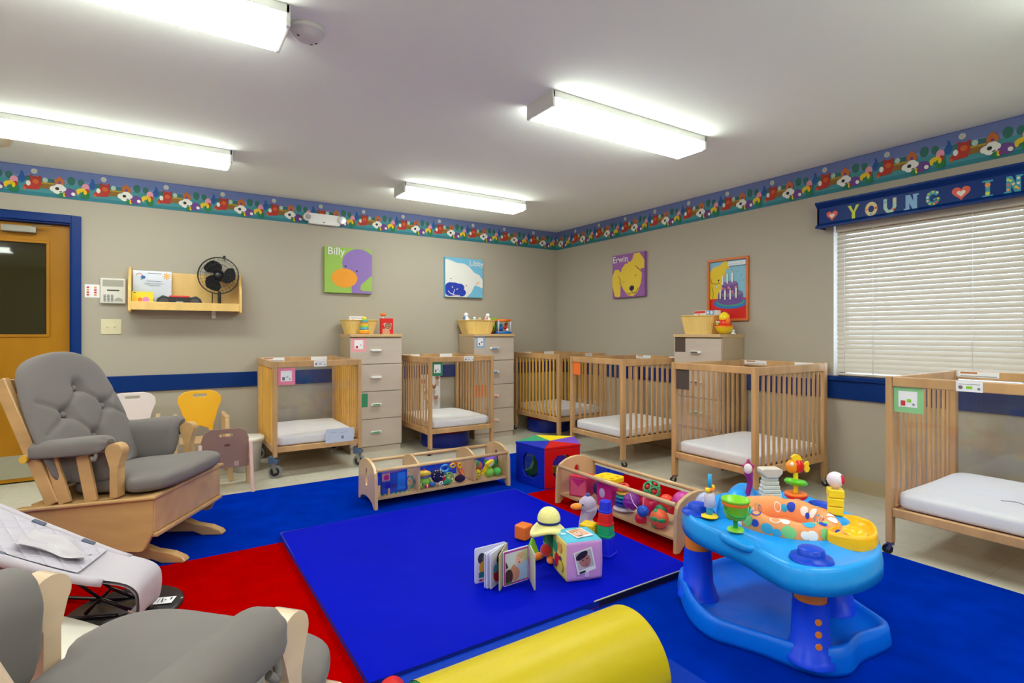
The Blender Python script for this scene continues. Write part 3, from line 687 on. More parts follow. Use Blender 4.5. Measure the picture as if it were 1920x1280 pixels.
def dogp(A, w, h):
    A.poly([(.68 * w, .62 * h), (.62 * w, .8 * h), (.68 * w, .98 * h), (.85 * w, .98 * h), (1.0 * w, .8 * h), (.99 * w, .62 * h), (.8 * w, .62 * h)], cyl)
    A.poly([(0, .3 * h), (0, .5 * h), (.08 * w, .66 * h), (.2 * w, .66 * h), (.28 * w, .58 * h), (.26 * w, .05 * h), (.2 * w, .01 * h), (.08 * w, .04 * h)], cyl)
    A.poly([(.26 * w, .5 * h), (.3 * w, .66 * h), (.42 * w, .78 * h), (.48 * w, .76 * h), (.5 * w, .82 * h), (.58 * w, .8 * h), (.62 * w, .85 * h), (.7 * w, .76 * h), (.85 * w, .68 * h), (.93 * w, .5 * h), (.9 * w, .3 * h), (.8 * w, .1 * h), (.65 * w, .01 * h), (.5 * w, .04 * h), (.36 * w, .18 * h), (.28 * w, .3 * h)], cyl)
    A.ell(.62 * w, .2 * h, .075 * w, .06 * h, cdk, .2); A.ell(.38 * w, .36 * h, .014 * w, .014 * h, cdk); A.ell(.74 * w, .48 * h, .014 * w, .014 * h, cdk)
    A.line([(.62 * w, .15 * h), (.66 * w, .08 * h), (.76 * w, .1 * h), (.82 * w, .2 * h)], .006, cdk); A.line([(.62 * w, .12 * h), (.56 * w, .06 * h), (.48 * w, .1 * h)], .006, cdk); A.line([(.2 * w, .5 * h), (.26 * w, .42 * h), (.25 * w, .3 * h)], .005, cdk); A.line([(.73 * w, .7 * h), (.92 * w, .55 * h)], .005, cdk)
    A.text('Erwin', .02 * w, .82 * h, .15 * h / .7, cw, .0012)
canv('green canvas of a purple duck with an orange bill, lettered Billy', (-2.902, 0, 1.555), 0, .475, .455, cg, duckp)
canv('blue canvas of a white lamb with a dark blue nose, lettered Libby', (-1.594, 0, 1.56), 0, .482, .445, cb, lambp)
canv('purple canvas of a yellow dog face, lettered Erwin', (0, -1.061, 1.54), R(-90), .475, .47, cvio, dogp)
# cake poster
t = thing('framed_poster', 'orange framed poster of a yellow puppy behind a purple birthday cake', 'poster', (0, -2.29, 1.262), R(-90))
w, h = .415, .56; of = C3(206, 112, 50, .45); mb = MB()
for a in ((0, w, 0, .02), (0, w, h - .02, h), (0, .02, .02, h - .02), (w - .02, w, .02, h - .02)): mb.box(a[0], a[1], -.022, -.001, a[2], a[3], of)
mb.build('frame', t, bevel=.002)
mb = MB(); A = Art(mb, (0, -.004, 0), (1, 0, 0), (0, 0, 1), (0, -1, 0), .0005); A.clip = (.02, w - .02, .02, h - .02)
A.rect(0, w, 0, h, C3(130, 184, 208, .5)); A.rect(0, w, 0, .36 * h, C3(206, 12, 10, .4)); yy = C3(222, 190, 20, .5)
A.poly([(.02, .36 * h), (.02, .8 * h), (.1 * w, .86 * h), (.3 * w, .9 * h), (.42 * w, .97 * h), (.5 * w, .93 * h), (.55 * w, .85 * h), (.44 * w, .82 * h), (.42 * w, .7 * h), (.38 * w, .6 * h), (.4 * w, .36 * h)], yy)
A.line([(.06 * w, .7 * h), (.1 * w, .62 * h), (.2 * w, .6 * h), (.3 * w, .62 * h)], .005, cdk); A.ell(.27 * w, .66 * h, .02 * w, .016 * h, cdk); A.ell(.22 * w, .56 * h, .02 * w, .022 * h, C3(170, 190, 200)); A.line([(.12 * w, .36 * h), (.14 * w, .45 * h), (.1 * w, .56 * h)], .004, cdk)
A.ell(.56 * w, .285 * h, .41 * w, .09 * h, C3(30, 110, 190, .5), n=30); A.ell(.56 * w, .3 * h, .34 * w, .07 * h, C3(60, 150, 120, .5), n=30)
vi = C3(104, 70, 146, .5); A.ell(.56 * w, .315 * h, .3 * w, .06 * h, vi, n=28); A.rect(.26 * w, .86 * w, .315 * h, .44 * h, vi); A.ell(.56 * w, .44 * h, .3 * w, .055 * h, C3(120, 110, 140, .5), n=28)
A.rect(.36 * w, .74 * w, .44 * h, .6 * h, vi); A.ell(.55 * w, .6 * h, .19 * w, .035 * h, C3(130, 96, 160), n=24)
for x, z in ((.38, .52), (.53, .53), (.7, .53), (.45, .46), (.62, .46)): A.ell(x * w, z * h, .03 * w, .022 * h, C3(214, 110, 140))
for x, z in ((.38, .58), (.5, .6), (.62, .61), (.33, .36), (.45, .34), (.58, .34), (.72, .36)): A.rect((x - .016) * w, (x + .016) * w, z * h, (z + .15) * h, C3(232, 232, 226)); A.ell(x * w, (z + .17) * h, .012 * w, .012 * h, yy)
A.rect(.52 * w, .94 * w, .87 * h, .94 * h, C3(205, 214, 220, .3)); A.rect(.55 * w, .88 * w, .895 * h, .9 * h, C3(160, 165, 175))
for x, z in ((.62, .8), (.75, .77), (.85, .7), (.9, .62), (.82, .62)): A.rect(x * w, (x + .015) * w, z * h, (z + .012) * h, cdb)
mb.build('poster_print', t)
# small wall plates
t = thing('notice_card', 'small white notice with rows of red signs beside the door frame', 'notice', (-4.762, 0, 1.44))
MB().box(0, .096, -.002, 0, 0, .105, m_paper).build('card', t)
mb = MB(); A = Art(mb, (0, -.002, 0), (1, 0, 0), (0, 0, 1), (0, -1, 0), .0005)
for x in (.012, .06):
    for i in range(4): A.rect(x, x + .016, .015 + i * .02, .028 + i * .02, C3(200, 50, 60) if (i + int(x * 100)) % 3 else C3(220, 150, 60))
mb.build('printed_text', t)
t = thing('alarm_keypad', 'white alarm keypad with a grey screen by the wall shelf', 'keypad', (-4.662, 0, 1.395))
MB().box(0, .168, -.03, 0, 0, .205, M('keypad_plastic', (216, 214, 206), .45)).build('keypad_body', t, bevel=.006)
mb = MB(); mb.box(.016, .152, -.0315, -.029, .138, .192, C3(160, 158, 146)); mb.build('screen', t)
mb = MB(); mb.box(.045, .125, -.0325, -.029, .102, .112, m_dark); mb.build('slot', t)
for i in range(3):
    for j in range(5): MB().box(.022 + i * .024, .038 + i * .024, -.0325, -.029, .014 + j * .012, .023 + j * .012, C3(140, 140, 138)).build('button', t)
mb = MB(); mb.prism([(.1 + .03 * math.cos(R(a)) + .02, .018 + .03 * math.sin(R(a))) for a in range(0, 181, 20)], -.032, -.029, C3(170, 168, 160), 'y'); mb.build('speaker_grille', t)
t = thing('light_switch', 'cream double light switch plate below the alarm keypad', 'light switch', (-4.66, 0, 1.145))
MB().box(0, .136, -.006, 0, 0, .122, M('switch_cream', (214, 206, 170), .4)).build('plate', t, bevel=.003)
for x in (.045, .091):
    mb = MB(); mb.bar((x, -.004, .061), (x, -.02, .067), .01, .012, M('switch_cream')); mb.build('toggle', t, bevel=.002)
t = thing('wall_outlet', 'small white wall outlet seen through the brown card crib', 'outlet', (0, -1.94, .40), R(-90))
MB().box(0, .072, -.006, 0, 0, .115, m_white).build('plate', t, bevel=.003)
for z in (.035, .08): mb = MB(); mb.cyl((.036, -.0075, z), (.036, -.005, z), .016, C3(215, 215, 212), 16); mb.build('socket', t)
# wall shelf
m_shelf = M('shelf_birch', (226, 186, 110), .4, grain=(.1, (14, 3, 3)), coat=.2)
t = thing('wall_shelf', 'pale birch wall shelf with rounded ends and a raised front lip', 'shelf', (-4.472, 0, 1.325))
mb = MB(); mb.box(.02, .80, -.006, 0, .035, .345, m_shelf); mb.build('back_board', t)
mb = MB(); mb.box(.02, .80, -.19, -.006, .028, .044, m_shelf); mb.build('shelf_board', t)
mb = MB(); mb.box(.02, .80, -.2, -.185, .018, .085, m_shelf); mb.build('front_lip', t, bevel=.002)
sp = [(0, 0), (0, .37), (-.06, .372), (-.1, .35), (-.13, .3), (-.17, .24), (-.2, .2), (-.205, .17), (-.205, .01), (-.19, 0)]
for x in (0, .80): mb = MB(); mb.prism([(q[0], q[1]) for q in sp], x, x + .02, m_shelf, 'x'); mb.build('end_panel', t, bevel=.003)
mb = MB(); mb.box(.60, .63, -.02, 0, -.04, .028, m_white); mb.build('bracket', t)
SZ = 1.325 + .044
t = thing('certificate_frame', 'clear framed certificate with a sun and a rainbow at the end of the wall shelf', 'frame', (-4.445, -.05, SZ))
mb = MB(); mb.box(0, .27, -.004, .004, 0, .305, M('certificate_face', (200, 206, 218), .12, coat=.6)); mb.build('frame_body', t, bevel=.001)
mb = MB(); A = Art(mb, (0, -.0042, 0), (1, 0, 0), (0, 0, 1), (0, -1, 0), .0004); A.ell(.235, .265, .018, .018, C3(232, 176, 80)); 
for i in range(8): A.ell(.235 + .024 * math.cos(i * PI / 4), .265 + .024 * math.sin(i * PI / 4), .006, .004, C3(232, 160, 60), i * PI / 4)
A.line([(.045 + .022 * math.cos(R(a)), .26 + .022 * math.sin(R(a))) for a in range(0, 200, 20)], .004, C3(200, 90, 90)); A.ell(.07, .25, .016, .013, C3(40, 90, 170)); A.ell(.06, .235, .008, .006, C3(110, 170, 150))
for z, a, b in ((.285, .1, .2), (.22, .09, .2), (.2, .08, .22), (.185, .1, .19)): A.line([(a, z), (b, z)], .004, C3(150, 155, 170))
mb.build('certificate_print', t)
t = thing('card_book', 'yellow card book with a pink circle leaning on the certificate', 'book', (-4.45, -.115, SZ))
mb = MB(); mb.box(0, .145, -.006, .006, 0, .125, C3(236, 214, 40)); mb.build('cover', t)
mb = MB(); A = Art(mb, (0, -.0062, 0), (1, 0, 0), (0, 0, 1), (0, -1, 0), .0004); A.ell(.095, .06, .024, .024, C3(214, 130, 190)); A.ell(.055, .06, .016, .018, ORA); A.ell(.02, .065, .016, .03, C3(240, 190, 30)); A.rect(.012, .028, .112, .12, C3(90, 130, 140)); mb.build('cover_art', t)
t = thing('portable_radio', 'black portable stereo with a red top on the wall shelf', 'radio', (-4.12, -.11, SZ))
mb = MB(); mb.prism([(-.165, 0), (.165, 0), (.17, .03), (.155, .075), (.12, .1), (.07, .085), (-.07, .085), (-.12, .1), (-.155, .075), (-.17, .03)], -.06, .06, m_black, 'y'); mb.build('radio_body', t, bevel=.006)
mb = MB(); mb.box(-.075, .075, -.05, .05, .08, .1, C3(200, 20, 30)); mb.build('lid', t, bevel=.008)
for x in (-.11, .11): mb = MB(); mb.cyl((x, -.066, .045), (x, -.058, .045), .032, m_dark, 24); mb.build('speaker', t)
mb = MB(); mb.box(-.025, .025, -.064, -.058, .03, .05, m_chrome); mb.build('display', t)
t = thing('desk_fan', 'black round desk fan standing on the wall shelf', 'fan', (-3.82, -.10, SZ), R(-12))
mb = MB(); mb.lathe([(0, 0), (.075, 0), (.075, .012), (.03, .03), (.014, .034), (.013, .15)], m_black); mb.build('stand', t)
mb = MB(); mb.tube([(-.06, .03, 0), (-.055, .01, .14)], .004, m_black, 6); mb.build('power_cord', t)
c = (0, -.045, .285)
mb = MB(); mb.lathe([(0, .0), (.045, 0), (.05, .03), (.04, .07), (0, .075)], m_black, n=24); 
mb.v = [Vector((v.x, c[1] + v.z + .01, c[2] + v.y)) for v in mb.v]; mb.build('motor', t)
mb = MB()
for rad, yy_ in ((.158, .0), (.158, -.012), (.05, -.045), (.1, -.04), (.135, -.028), (.1, .04)):
    mb.tube([(c[0] + rad * math.cos(q), c[1] + yy_ - .0, c[2] + rad * math.sin(q)) for q in [2 * PI * i / 40 for i in range(40)]], .005 if rad > .15 else .0014, m_black, 6, closed=True)
for i in range(28):
    q = 2 * PI * i / 28; cx, cz = math.cos(q), math.sin(q)
    mb.tube([(c[0] + r_ * cx, c[1] + y_, c[2] + r_ * cz) for r_, y_ in ((.02, -.047), (.1, -.04), (.135, -.028), (.157, -.006), (.135, .025), (.06, .045))], - 0 + .0007, m_black, 4)
mb.build('cage', t)
mb = MB()
for k in range(3):
    a0 = R(100 + 120 * k)
    def fb(u, v):
        r_ = .025 + .11 * u; wd = .45 + .9 * math.sin(PI * min(1, u * .75 + .2)); a = a0 + wd * (v - .5) * 1.25 + u * .5
        return (c[0] + r_ * math.cos(a), c[1] - .012 + .022 * (v - .5), c[2] + r_ * math.sin(a))
    mb.grid(fb, 8, 8, M('blade_black', (20, 20, 20), .7, spec=.2))
mb.nonorm = True; mb.build('blades', t)
mb = MB(); mb.ball((c[0], c[1] - .03, c[2]), (.032, .02, .032), m_black); mb.build('hub', t)
t['label'] = 'black round desk fan standing on the wall shelf'
mb = MB(); mb.cyl((0, 0, 0), (0, -.03, 0), .004, m_black, 8); mb.ball((0, -.03, 0), .012, m_black); mb.cyl((0, -.02, -.01), (0, -.02, -.04), .003, m_black, 6); tag(mb.build('wall_hook', loc=(-3.775, 0, 1.835)), 'small black hook in the wall just above the desk fan', 'hook')

# ================================================================== ON THE DRAWER TOWERS
DT = 1.145
m_wick = M('wicker', (232, 198, 118), .7)
def basket(label, loc, rz, w0, d0, w1, d1, h):
    t = thing('wicker_basket', label, 'basket', loc, rz); mb = MB(); n = 72; vs = []
    def ring(w, d, z, k, sc=1):
        out = []
        for i in range(n):
            a = 2 * PI * i / n; e = .38; sg = lambda x: math.copysign(abs(x) ** e, x); rp_ = 1 + .012 * math.cos(k * a)
            out.append((w / 2 * sg(math.cos(a)) * rp_ * sc, d / 2 * sg(math.sin(a)) * rp_ * sc, z))
        return out
    rows = [ring(w0 + (w1 - w0) * i / 8, d0 + (d1 - d0) * i / 8, h * i / 8, 36) for i in range(9)]
    rin = [ring(w0 + (w1 - w0) * i / 4, d0 + (d1 - d0) * i / 4, .006 + (h - .006) * i / 4, 36, .95) for i in range(4, -1, -1)]
    for r_ in rows + rin: vs += r_
    k = len(rows) + len(rin); fs = [(i * n + j, i * n + (j + 1) % n, (i + 1) * n + (j + 1) % n, (i + 1) * n + j) for i in range(k - 1) for j in range(n)]
    mb.add(vs, fs, m_wick, False); mb.add(rin[-1], [tuple(range(n))], m_wick); mb.add(rows[0], [tuple(range(n))[::-1]], m_wick)
    mb.build('basket_body', t)
    mb = MB(); mb.tube(ring(w1, d1, h, 36), .006, m_wick, 6, closed=True); mb.build('basket_rim', t)
    return t
basket('plain wicker basket on the tower with the pink card', (-2.6, -.16, DT), 0, .25, .2, .325, .25, .135)
t = thing('book_box', 'white printed box standing up inside the basket of the pink card tower', 'box', (-2.69, -.13, DT + .03)); MB().box(0, .15, -.02, .02, 0, .145, m_paper).build('box_body', t, bevel=.002)
mb = MB(); A = Art(mb, (0, -.02, 0), (1, 0, 0), (0, 0, 1), (0, -1, 0), .0005); A.line([(.01, .13), (.13, .128)], .008, C3(150, 150, 170)); A.ell(.035, .11, .01, .008, C3(210, 110, 110)); A.rect(.07, .1, .105, .112, C3(150, 160, 190)); mb.build('print', t)
t = thing('stacking_rings', 'rainbow stacking ring cone in front of the wicker basket', 'toy', (-2.598, -.322, DT))
for i, (r_, z, m) in enumerate(((.048, .0, C3(244, 150, 30)), (.046, .024, C3(244, 190, 30)), (.043, .042, C3(90, 160, 200)), (.041, .056, C3(120, 200, 150)), (.039, .07, C3(190, 200, 50)), (.036, .084, C3(244, 190, 40)), (.033, .1, C3(240, 150, 60)), (.032, .112, C3(90, 160, 200)), (.029, .126, C3(110, 200, 120)))):
    h_ = .024 if i == 0 else .015
    mb = MB(); mb.lathe([(0, 0), (r_, 0), (r_ - .002, h_), (0, h_)], m, (0, 0, z), 24); mb.build('ring', t)
mb = MB(); mb.ball((0, 0, .15), (.022, .022, .02), C3(236, 205, 40)); mb.build('cap', t)
t = thing('picture_card', 'red box with a brown animal picture on the pink card tower', 'box', (-2.43, -.30, DT)); MB().box(0, .125, -.02, .02, 0, .155, C3(214, 20, 20)).build('box_body', t, bevel=.002)
mb = MB(); A = Art(mb, (0, -.0205, 0), (1, 0, 0), (0, 0, 1), (0, -1, 0), .0005); A.poly([(.015, .0), (.015, .05), (.05, .055), (.09, .03), (.09, 0)], C3(206, 150, 120)); A.poly([(.02, .1), (.035, .11), (.11, .105), (.1, .05), (.06, .03), (.04, .06)], C3(210, 170, 150)); A.ell(.07, .08, .033, .032, C3(140, 96, 70)); A.ell(.07, .075, .018, .018, C3(180, 130, 100)); A.ell(.074, .075, .006, .006, BLK); mb.build('print', t)
t = thing('bobble_toy', 'orange capped bobble toy peeking out behind the red box', 'toy', (-2.37, -.21, DT)); mb = MB(); mb.lathe([(.03, 0), (.03, .01), (.01, .02), (.008, .18)], WHT); mb.build('stem', t); mb = MB(); mb.ball((0, 0, .195), (.03, .03, .016), ORA); mb.build('cap', t)
basket('wicker basket full of white baby things on the tower with the blue bordered card', (-1.27, -.17, DT), 0, .29, .22, .40, .27, .15)
for i, (x, y, s, m, nm, lb) in enumerate(((-1.40, -.17, 1.2, WHT, 'plush_lamb', 'white toy with a blue patch at the door side of the full wicker basket'), (-1.31, -.2, .85, C3(214, 224, 226), 'plush_lamb', 'small pale toy second in the row inside the full wicker basket'), (-1.22, -.16, .8, C3(224, 200, 150), 'plush_lamb', 'small sand coloured toy in the middle of the full wicker basket'), (-1.16, -.2, .9, C3(236, 170, 170), 'plush_lamb', 'small pink toy inside the full wicker basket'), (-1.11, -.15, 1.2, WHT, 'plush_lamb', 'white round-headed toy at the corner side of the full wicker basket'))):
    t = thing(nm, lb, 'toy', (x, y, DT + .09)); mb = MB(); mb.ball((0, 0, .045 * s), (.036 * s, .034 * s, .045 * s), m, 14, 10); mb.build('body', t); mb = MB(); mb.ball((0, 0, .105 * s - .006), .022 * s, m, 14, 10); mb.build('head', t)
    if i == 0: mb = MB(); mb.ball((-.03, -.01, .08), (.016, .02, .03), C3(90, 120, 170), 12, 8); mb.build('blue_patch', t)
t = thing('bead_maze', 'orange and blue bead maze cube beside the full wicker basket', 'toy', (-.955, -.22, DT), R(-8))
for z, m in ((.0, BLUE), (.14, ORA)):
    for a in (((-.075, -.06), (.075, -.06)), ((-.075, .06), (.075, .06)), ((-.075, -.06), (-.075, .06)), ((.075, -.06), (.075, .06))): mb = MB(); mb.cyl((a[0][0], a[0][1], z + .014), (a[1][0], a[1][1], z + .014), .013, m if z else C3(20, 110, 210)); mb.build('frame_bar', t)
for x, y, m in ((-.075, -.06, C3(190, 200, 210)), (.075, -.06, C3(190, 200, 210)), (-.075, .06, LIME), (.075, .06, LIME)): mb = MB(); mb.cyl((x, y, .014), (x, y, .154), .008, m, 12); mb.build('corner_post', t)
for k, (x, z, r_, m) in enumerate(((-.03, .06, .028, C3(20, 90, 180)), (.03, .07, .022, RED), (-.02, .1, .018, C3(20, 140, 200)), (.035, .11, .02, C3(150, 30, 60)), (.0, .05, .014, YEL), (-.05, .045, .016, GRN), (.05, .045, .018, WHT))): mb = MB(); mb.ball((x, -.02 + .01 * (k % 3), z), r_, m, 14, 10); mb.build('bead', t)
t = thing('activity_cube', 'lime topped activity toy just behind the bead maze', 'toy', (-1.012, -.085, DT)); MB().box(-.043, .043, -.035, .035, 0, .16, C3(40, 90, 140)).build('toy_body', t, bevel=.008); MB().box(-.047, .047, -.04, .04, .16, .185, LIME).build('lid', t, bevel=.008)
mb = MB(); mb.cyl((-.02, -.036, .03), (-.02, -.045, .03), .02, ORA); mb.cyl((.02, -.036, .09), (.02, -.045, .09), .02, GRN); mb.build('dial', t)
basket('wicker basket below the cake poster', (-.215, -2.39, DT), R(-90), .26, .2, .335, .25, .16)
t = thing('wipes_box', 'red, white and blue printed box across the top of the basket below the poster', 'box', (-.19, -2.415, DT + .162), R(-95)); MB().box(-.11, .12, -.04, .04, 0, .045, m_paper).build('box_body', t, bevel=.003)
mb = MB(); A = Art(mb, (0, -.0405, 0), (1, 0, 0), (0, 0, 1), (0, -1, 0), .0005); A.rect(-.105, .02, .022, .043, C3(220, 70, 60)); A.rect(.03, .118, .002, .043, C3(90, 160, 220)); A.ell(.05, .026, .014, .013, m_paper); A.ell(.09, .026, .014, .013, m_paper); A.rect(-.07, .02, .004, .008, C3(60, 80, 140)); A.ell(-.05, .012, .008, .006, RED); mb.build('print', t)
t = thing('roly_poly_duck', 'yellow and orange roly-poly duck toy below the cake poster', 'toy', (-.235, -2.625, DT), R(-115))
mb = MB(); mb.lathe([(0, 0), (.03, .004), (.06, .025), (.072, .055), (.074, .062)], C3(240, 206, 20)); mb.build('base_bowl', t)
mb = MB(); mb.lathe([(.076, .06), (.076, .068), (.06, .072), (0, .073)], ORA); mb.build('collar', t)
mb = MB(); mb.ball((0, 0, .09), (.06, .06, .045), C3(220, 60, 30, .2)); mb.build('window_ball', t)
mb = MB(); mb.ball((0, 0, .14), (.045, .045, .045), C3(246, 214, 30, .25)); mb.ball((0, 0, .178), (.016, .016, .012), C3(246, 214, 30, .25)); mb.build('head', t)
for s in (-1, 1): mb = MB(); mb.ball((s * .058, 0, .11), (.018, .02, .03), ORA); mb.build('wing', t); mb = MB(); mb.ball((s * .016, -.06, .102), .008, WHT, 10, 8); mb.build('eye', t)
mb = MB(); mb.ball((0, -.062, .085), (.012, .01, .012), LIME, 10, 8); mb.ball((0, -.06, .066), (.008, .008, .006), m_dark, 10, 8); mb.build('bead', t)
t = thing('white_knob', 'tiny white knob lying at the window side of the poster tower top', 'knob', (-.2, -2.685, DT)); mb = MB(); mb.lathe([(0, 0), (.022, 0), (.02, .008), (.009, .014), (.009, .022), (.014, .03), (.01, .038), (0, .04)], m_white); mb.build('knob_body', t)

# ================================================================== GLIDER CHAIRS
def sgp(c, e): return math.copysign(abs(c) ** e, c)
ARM_PROFILE = []
def glider(label, loc, deg, rock=0.0, bw=1.0, m_honey=m_honey):
    t = thing('glider_chair', label, 'chair', (loc[0], loc[1], .012), R(deg))
    # feet and fixed base
    for s in (-1, 1):
        y = s * .187
        mb = MB(); mb.prism([(-.37, 0), (-.37, .012), (-.34, .032), (-.25, .06), (-.15, .10), (.13, .10), (.22, .062), (.30, .048), (.35, .026), (.365, .008), (.355, 0), (.25, 0), (.2, .02), (-.2, .02), (-.25, 0)], y - .024, y + .024, m_honey, 'y'); mb.build('foot', t, bevel=.006)
    mb = MB(); mb.prism([(-.14, .08), (.12, .08), (.15, .10), (.17, .25), (-.12, .25)], -.19, .19, m_honey, 'y'); mb.build('base_box', t, bevel=.004)
    # hanging side aprons and the front board
    for s in (-1, 1):
        y = s * .305
        mb = MB(); mb.prism([(-.33, .295), (-.33, .25), (-.22, .115), (.205, .098), (.228, .105), (.272, .185), (.272, .355), (.262, .362)], y - .012, y + .012, m_honey, 'y'); mb.build('side_apron', t, bevel=.003)
        mb = MB(); mb.bar((-.36, y * 1.01, .303), (.29, y * 1.01, .361), .05, .018, m_honey); mb.build('side_cap', t, bevel=.007, seg=3)
        # arm post with round head
        mb = MB(); hd = [(.10 + .040 * math.cos(R(a)), .580 + .040 * math.sin(R(a))) for a in range(-35, 216, 12)]
        mb.prism([(.118, .365), (.118, .50)] + hd + [(.074, .53), (.082, .50), (.082, .365)], y - .026, y + .026, m_honey, 'y'); mb.build('arm_post', t, bevel=.014, seg=4)
        mb = MB(); mb.bar((-.33, y, .555), (.09, y, .59), .04, .022, m_honey); mb.build('arm_rail', t, bevel=.004)
        mb = MB(); mb.cyl((-.31, y - s * -.016, .548), (-.31, y - s * -.034, .548), .018, C3(226, 178, 60), 16); mb.build('rail_plug', t)
        for a, b in (((-.205, .545), (-.138, .335)), ((-.06, .56), (-.018, .342))):
            mb = MB(); mb.bar((a[0], y, a[1]), (b[0], y, b[1]), .016, .058, m_honey, (1, 0, 0)); mb.build('arm_slat', t, bevel=.003)
        # back post
        mb = MB(); mb.bar((-.195, y * .98, .33), (-.445, y * .98, .92), .034, .062, m_honey, (1, 0, 0)); mb.build('back_post', t, bevel=.007, seg=3)
        # arm cushion: padded top, flap hanging on the inner side
        def ac(u, v, s=s):
            a = 2 * PI * v; e_ = min(1, min(u, 1 - u) * 9); e_ = math.sqrt(max(0.0, 1 - (1 - e_) ** 2))
            x = -.285 + .345 * u; zt = .612 + .028 * u
            if not ARM_PROFILE: ARM_PROFILE.extend((q.x, q.y) for q in spl([(a_, b_, 0) for a_, b_ in [(.052, -.062), (.056, -.03), (.046, .0), (.018, .016), (-.02, .014), (-.05, -.005), (-.072, -.05), (-.074, -.13), (-.064, -.2), (-.04, -.205), (-.03, -.15), (-.024, -.07), (.0, -.05), (.03, -.055)]], 5, True))
            pr = ARM_PROFILE; k = v * len(pr); i = int(k) % len(pr); f = k - int(k); p0, p1 = pr[i], pr[(i + 1) % len(pr)]
            py = p0[0] + (p1[0] - p0[0]) * f; pz = p0[1] + (p1[1] - p0[1]) * f
            g = .55 + .45 * e_; cz = -.03
            fold = .0016 * math.sin(22 * v * PI) * max(0, 1 - min(u, 1 - u) * 7) + .0022 * math.sin(18 * x + 9 * v)
            return (x + .012 * math.sin(v * 2 * PI) * (u - .5), s * .30 + s * (py * g + fold), zt + cz + (pz - cz) * g + fold)
        mb = MB(); mb.grid(ac, 34, 70, m_grey)
        n0 = 71
        mb.add([ac(0, j / 42) for j in range(42)], [tuple(range(42))], m_grey); mb.add([ac(1, j / 42) for j in range(42)], [tuple(range(42))], m_grey)
        mb.build('arm_cushion', t)
        mb = MB(); mb.tube(spl([(.015, s * .335, .585), (.03, s * .345, .57), (.025, s * .35, .545), (.01, s * .345, .56)]), .008, m_grey, 8); mb.build('tie_strap', t)
    mb = MB(); mb.box(.262, .278, -.31, .31, .19, .36, m_honey); mb.build('front_board', t, bevel=.004)
    mb = MB(); mb.box(.225, .292, -.31, .31, .168, .188, m_honey); mb.box(.255, .29, -.31, .31, .352, .37, m_honey); mb.build('front_trim', t, bevel=.005)
    mb = MB(); mb.prism([(-.31, .31), (.26, .352), (.26, .365), (-.31, .325)], -.29, .29, m_honey, 'y'); mb.build('seat_deck', t)
    mb = MB()
    for i in range(3): y = -.16 + .16 * i; mb.bar((-.235, y, .345), (-.475, y, .90), .06, .014, m_honey, (1, 0, 0))
    mb.bar((-.215, -.28, .36), (-.215, .28, .36), .03, .05, m_honey); mb.bar((-.465, -.28, .88), (-.465, .28, .88), .03, .07, m_honey)
    mb.build('back_slats', t, bevel=.003)
    # seat cushion (T shape)
    def sc(u, v):
        a = 2 * PI * u; q = PI * (v - .5); X = sgp(math.cos(a), .5) * sgp(math.cos(q), .35); Y = sgp(math.sin(a), .42) * sgp(math.cos(q), .35); Z = sgp(math.sin(q), .62)
        x = .070 + X * .265
        w = .255 + .065 * (1 / (1 + math.exp(-(x - .13) * 60))) ; w *= 1 - .16 * max(0, (x - .24) / .13) ** 2
        y = Y * w; zc = .385 + .035 * (x + .2) / .5
        cr = 1 - .0 * abs(Y)
        wr = .0035 * math.sin(46 * x + 22 * y) * (1 if abs(Z) < .7 else 0)
        return (x + wr * X, y + wr * Y, zc + Z * .048 + .010 * (1 - X * X) * (1 - Y * Y) * (Z > 0))
    mb = MB(); mb.grid(sc, 110, 26, m_grey, wrap_u=True); mb.build('seat_cushion', t)
    # tufted back cushion
    btn = [(-.015, .42), (-.15, .29), (.125, .30), (-.02, .145), (-.125, .04 - .03), (.125, .04 - .03)]
    nrm = Vector((.92, 0, .39)); up = Vector((-.39, 0, .92))
    Lc = .665
    def edge_w(h):
        # half width of the outline at height h (0..Lc)
        w = .272 + .026 * math.sin(PI * min(1, h / .5))
        if h > .44:
            k = (h - .44) / (Lc - .44); w *= math.sqrt(max(0, 1 - k ** 3.6)) * .94 + .06 * (1 - k)
        if h < .05: w *= .9 + .1 * math.sqrt(max(0, h / .05))
        return max(w * bw, .001)
    lines = [(btn[1], btn[0]), (btn[0], btn[2]), (btn[1], btn[3]), (btn[2], btn[3]), (btn[3], btn[4]), (btn[3], btn[5]), (btn[1], (-.30, .20)), (btn[2], (.30, .2)), (btn[1], (-.28, .37)), (btn[2], (.28, .38))]
    def seg_d(y, h, a, b):
        ax, ay = a; bx, by = b; dx, dy = bx - ax, by - ay; q = max(0, min(1, ((y - ax) * dx + (h - ay) * dy) / (dx * dx + dy * dy))); return math.hypot(y - ax - dx * q, h - ay - dy * q)
    def bc(side):
        def f(u, v):
            h = Lc * (1 - math.cos(PI * v)) / 2; yy = (1 if side > 0 else -1) * math.cos(PI * u); w = edge_w(h); y = yy * (w + .022) - .022
            e1 = max(0, 1 - abs(yy) ** 3.2) ** .5; e2 = max(0, 1 - abs(2 * v - 1) ** 8) ** .5
            T = .052 * e1 * e2
            if side > 0:
                for b in btn: T -= .040 * math.exp(-((y - b[0]) ** 2 + (h - b[1] - .04) ** 2) / .0011) * e1 * e2
                for a, b in lines:
                    d_ = seg_d(y, h - .04, a, b); T -= .012 * math.exp(-(d_ / .011) ** 2) * e1 * e2
            base = Vector((-.175 + rock, 0, .415)) + up * h
            p = base + nrm * (T * (1 if side > 0 else -.8) + .015); return (p.x, y, p.z)
        return f
    mb = MB(); mb.grid(bc(1), 90, 90, m_grey); mb.grid(bc(-1), 40, 40, m_grey); mb.build('back_cushion', t)
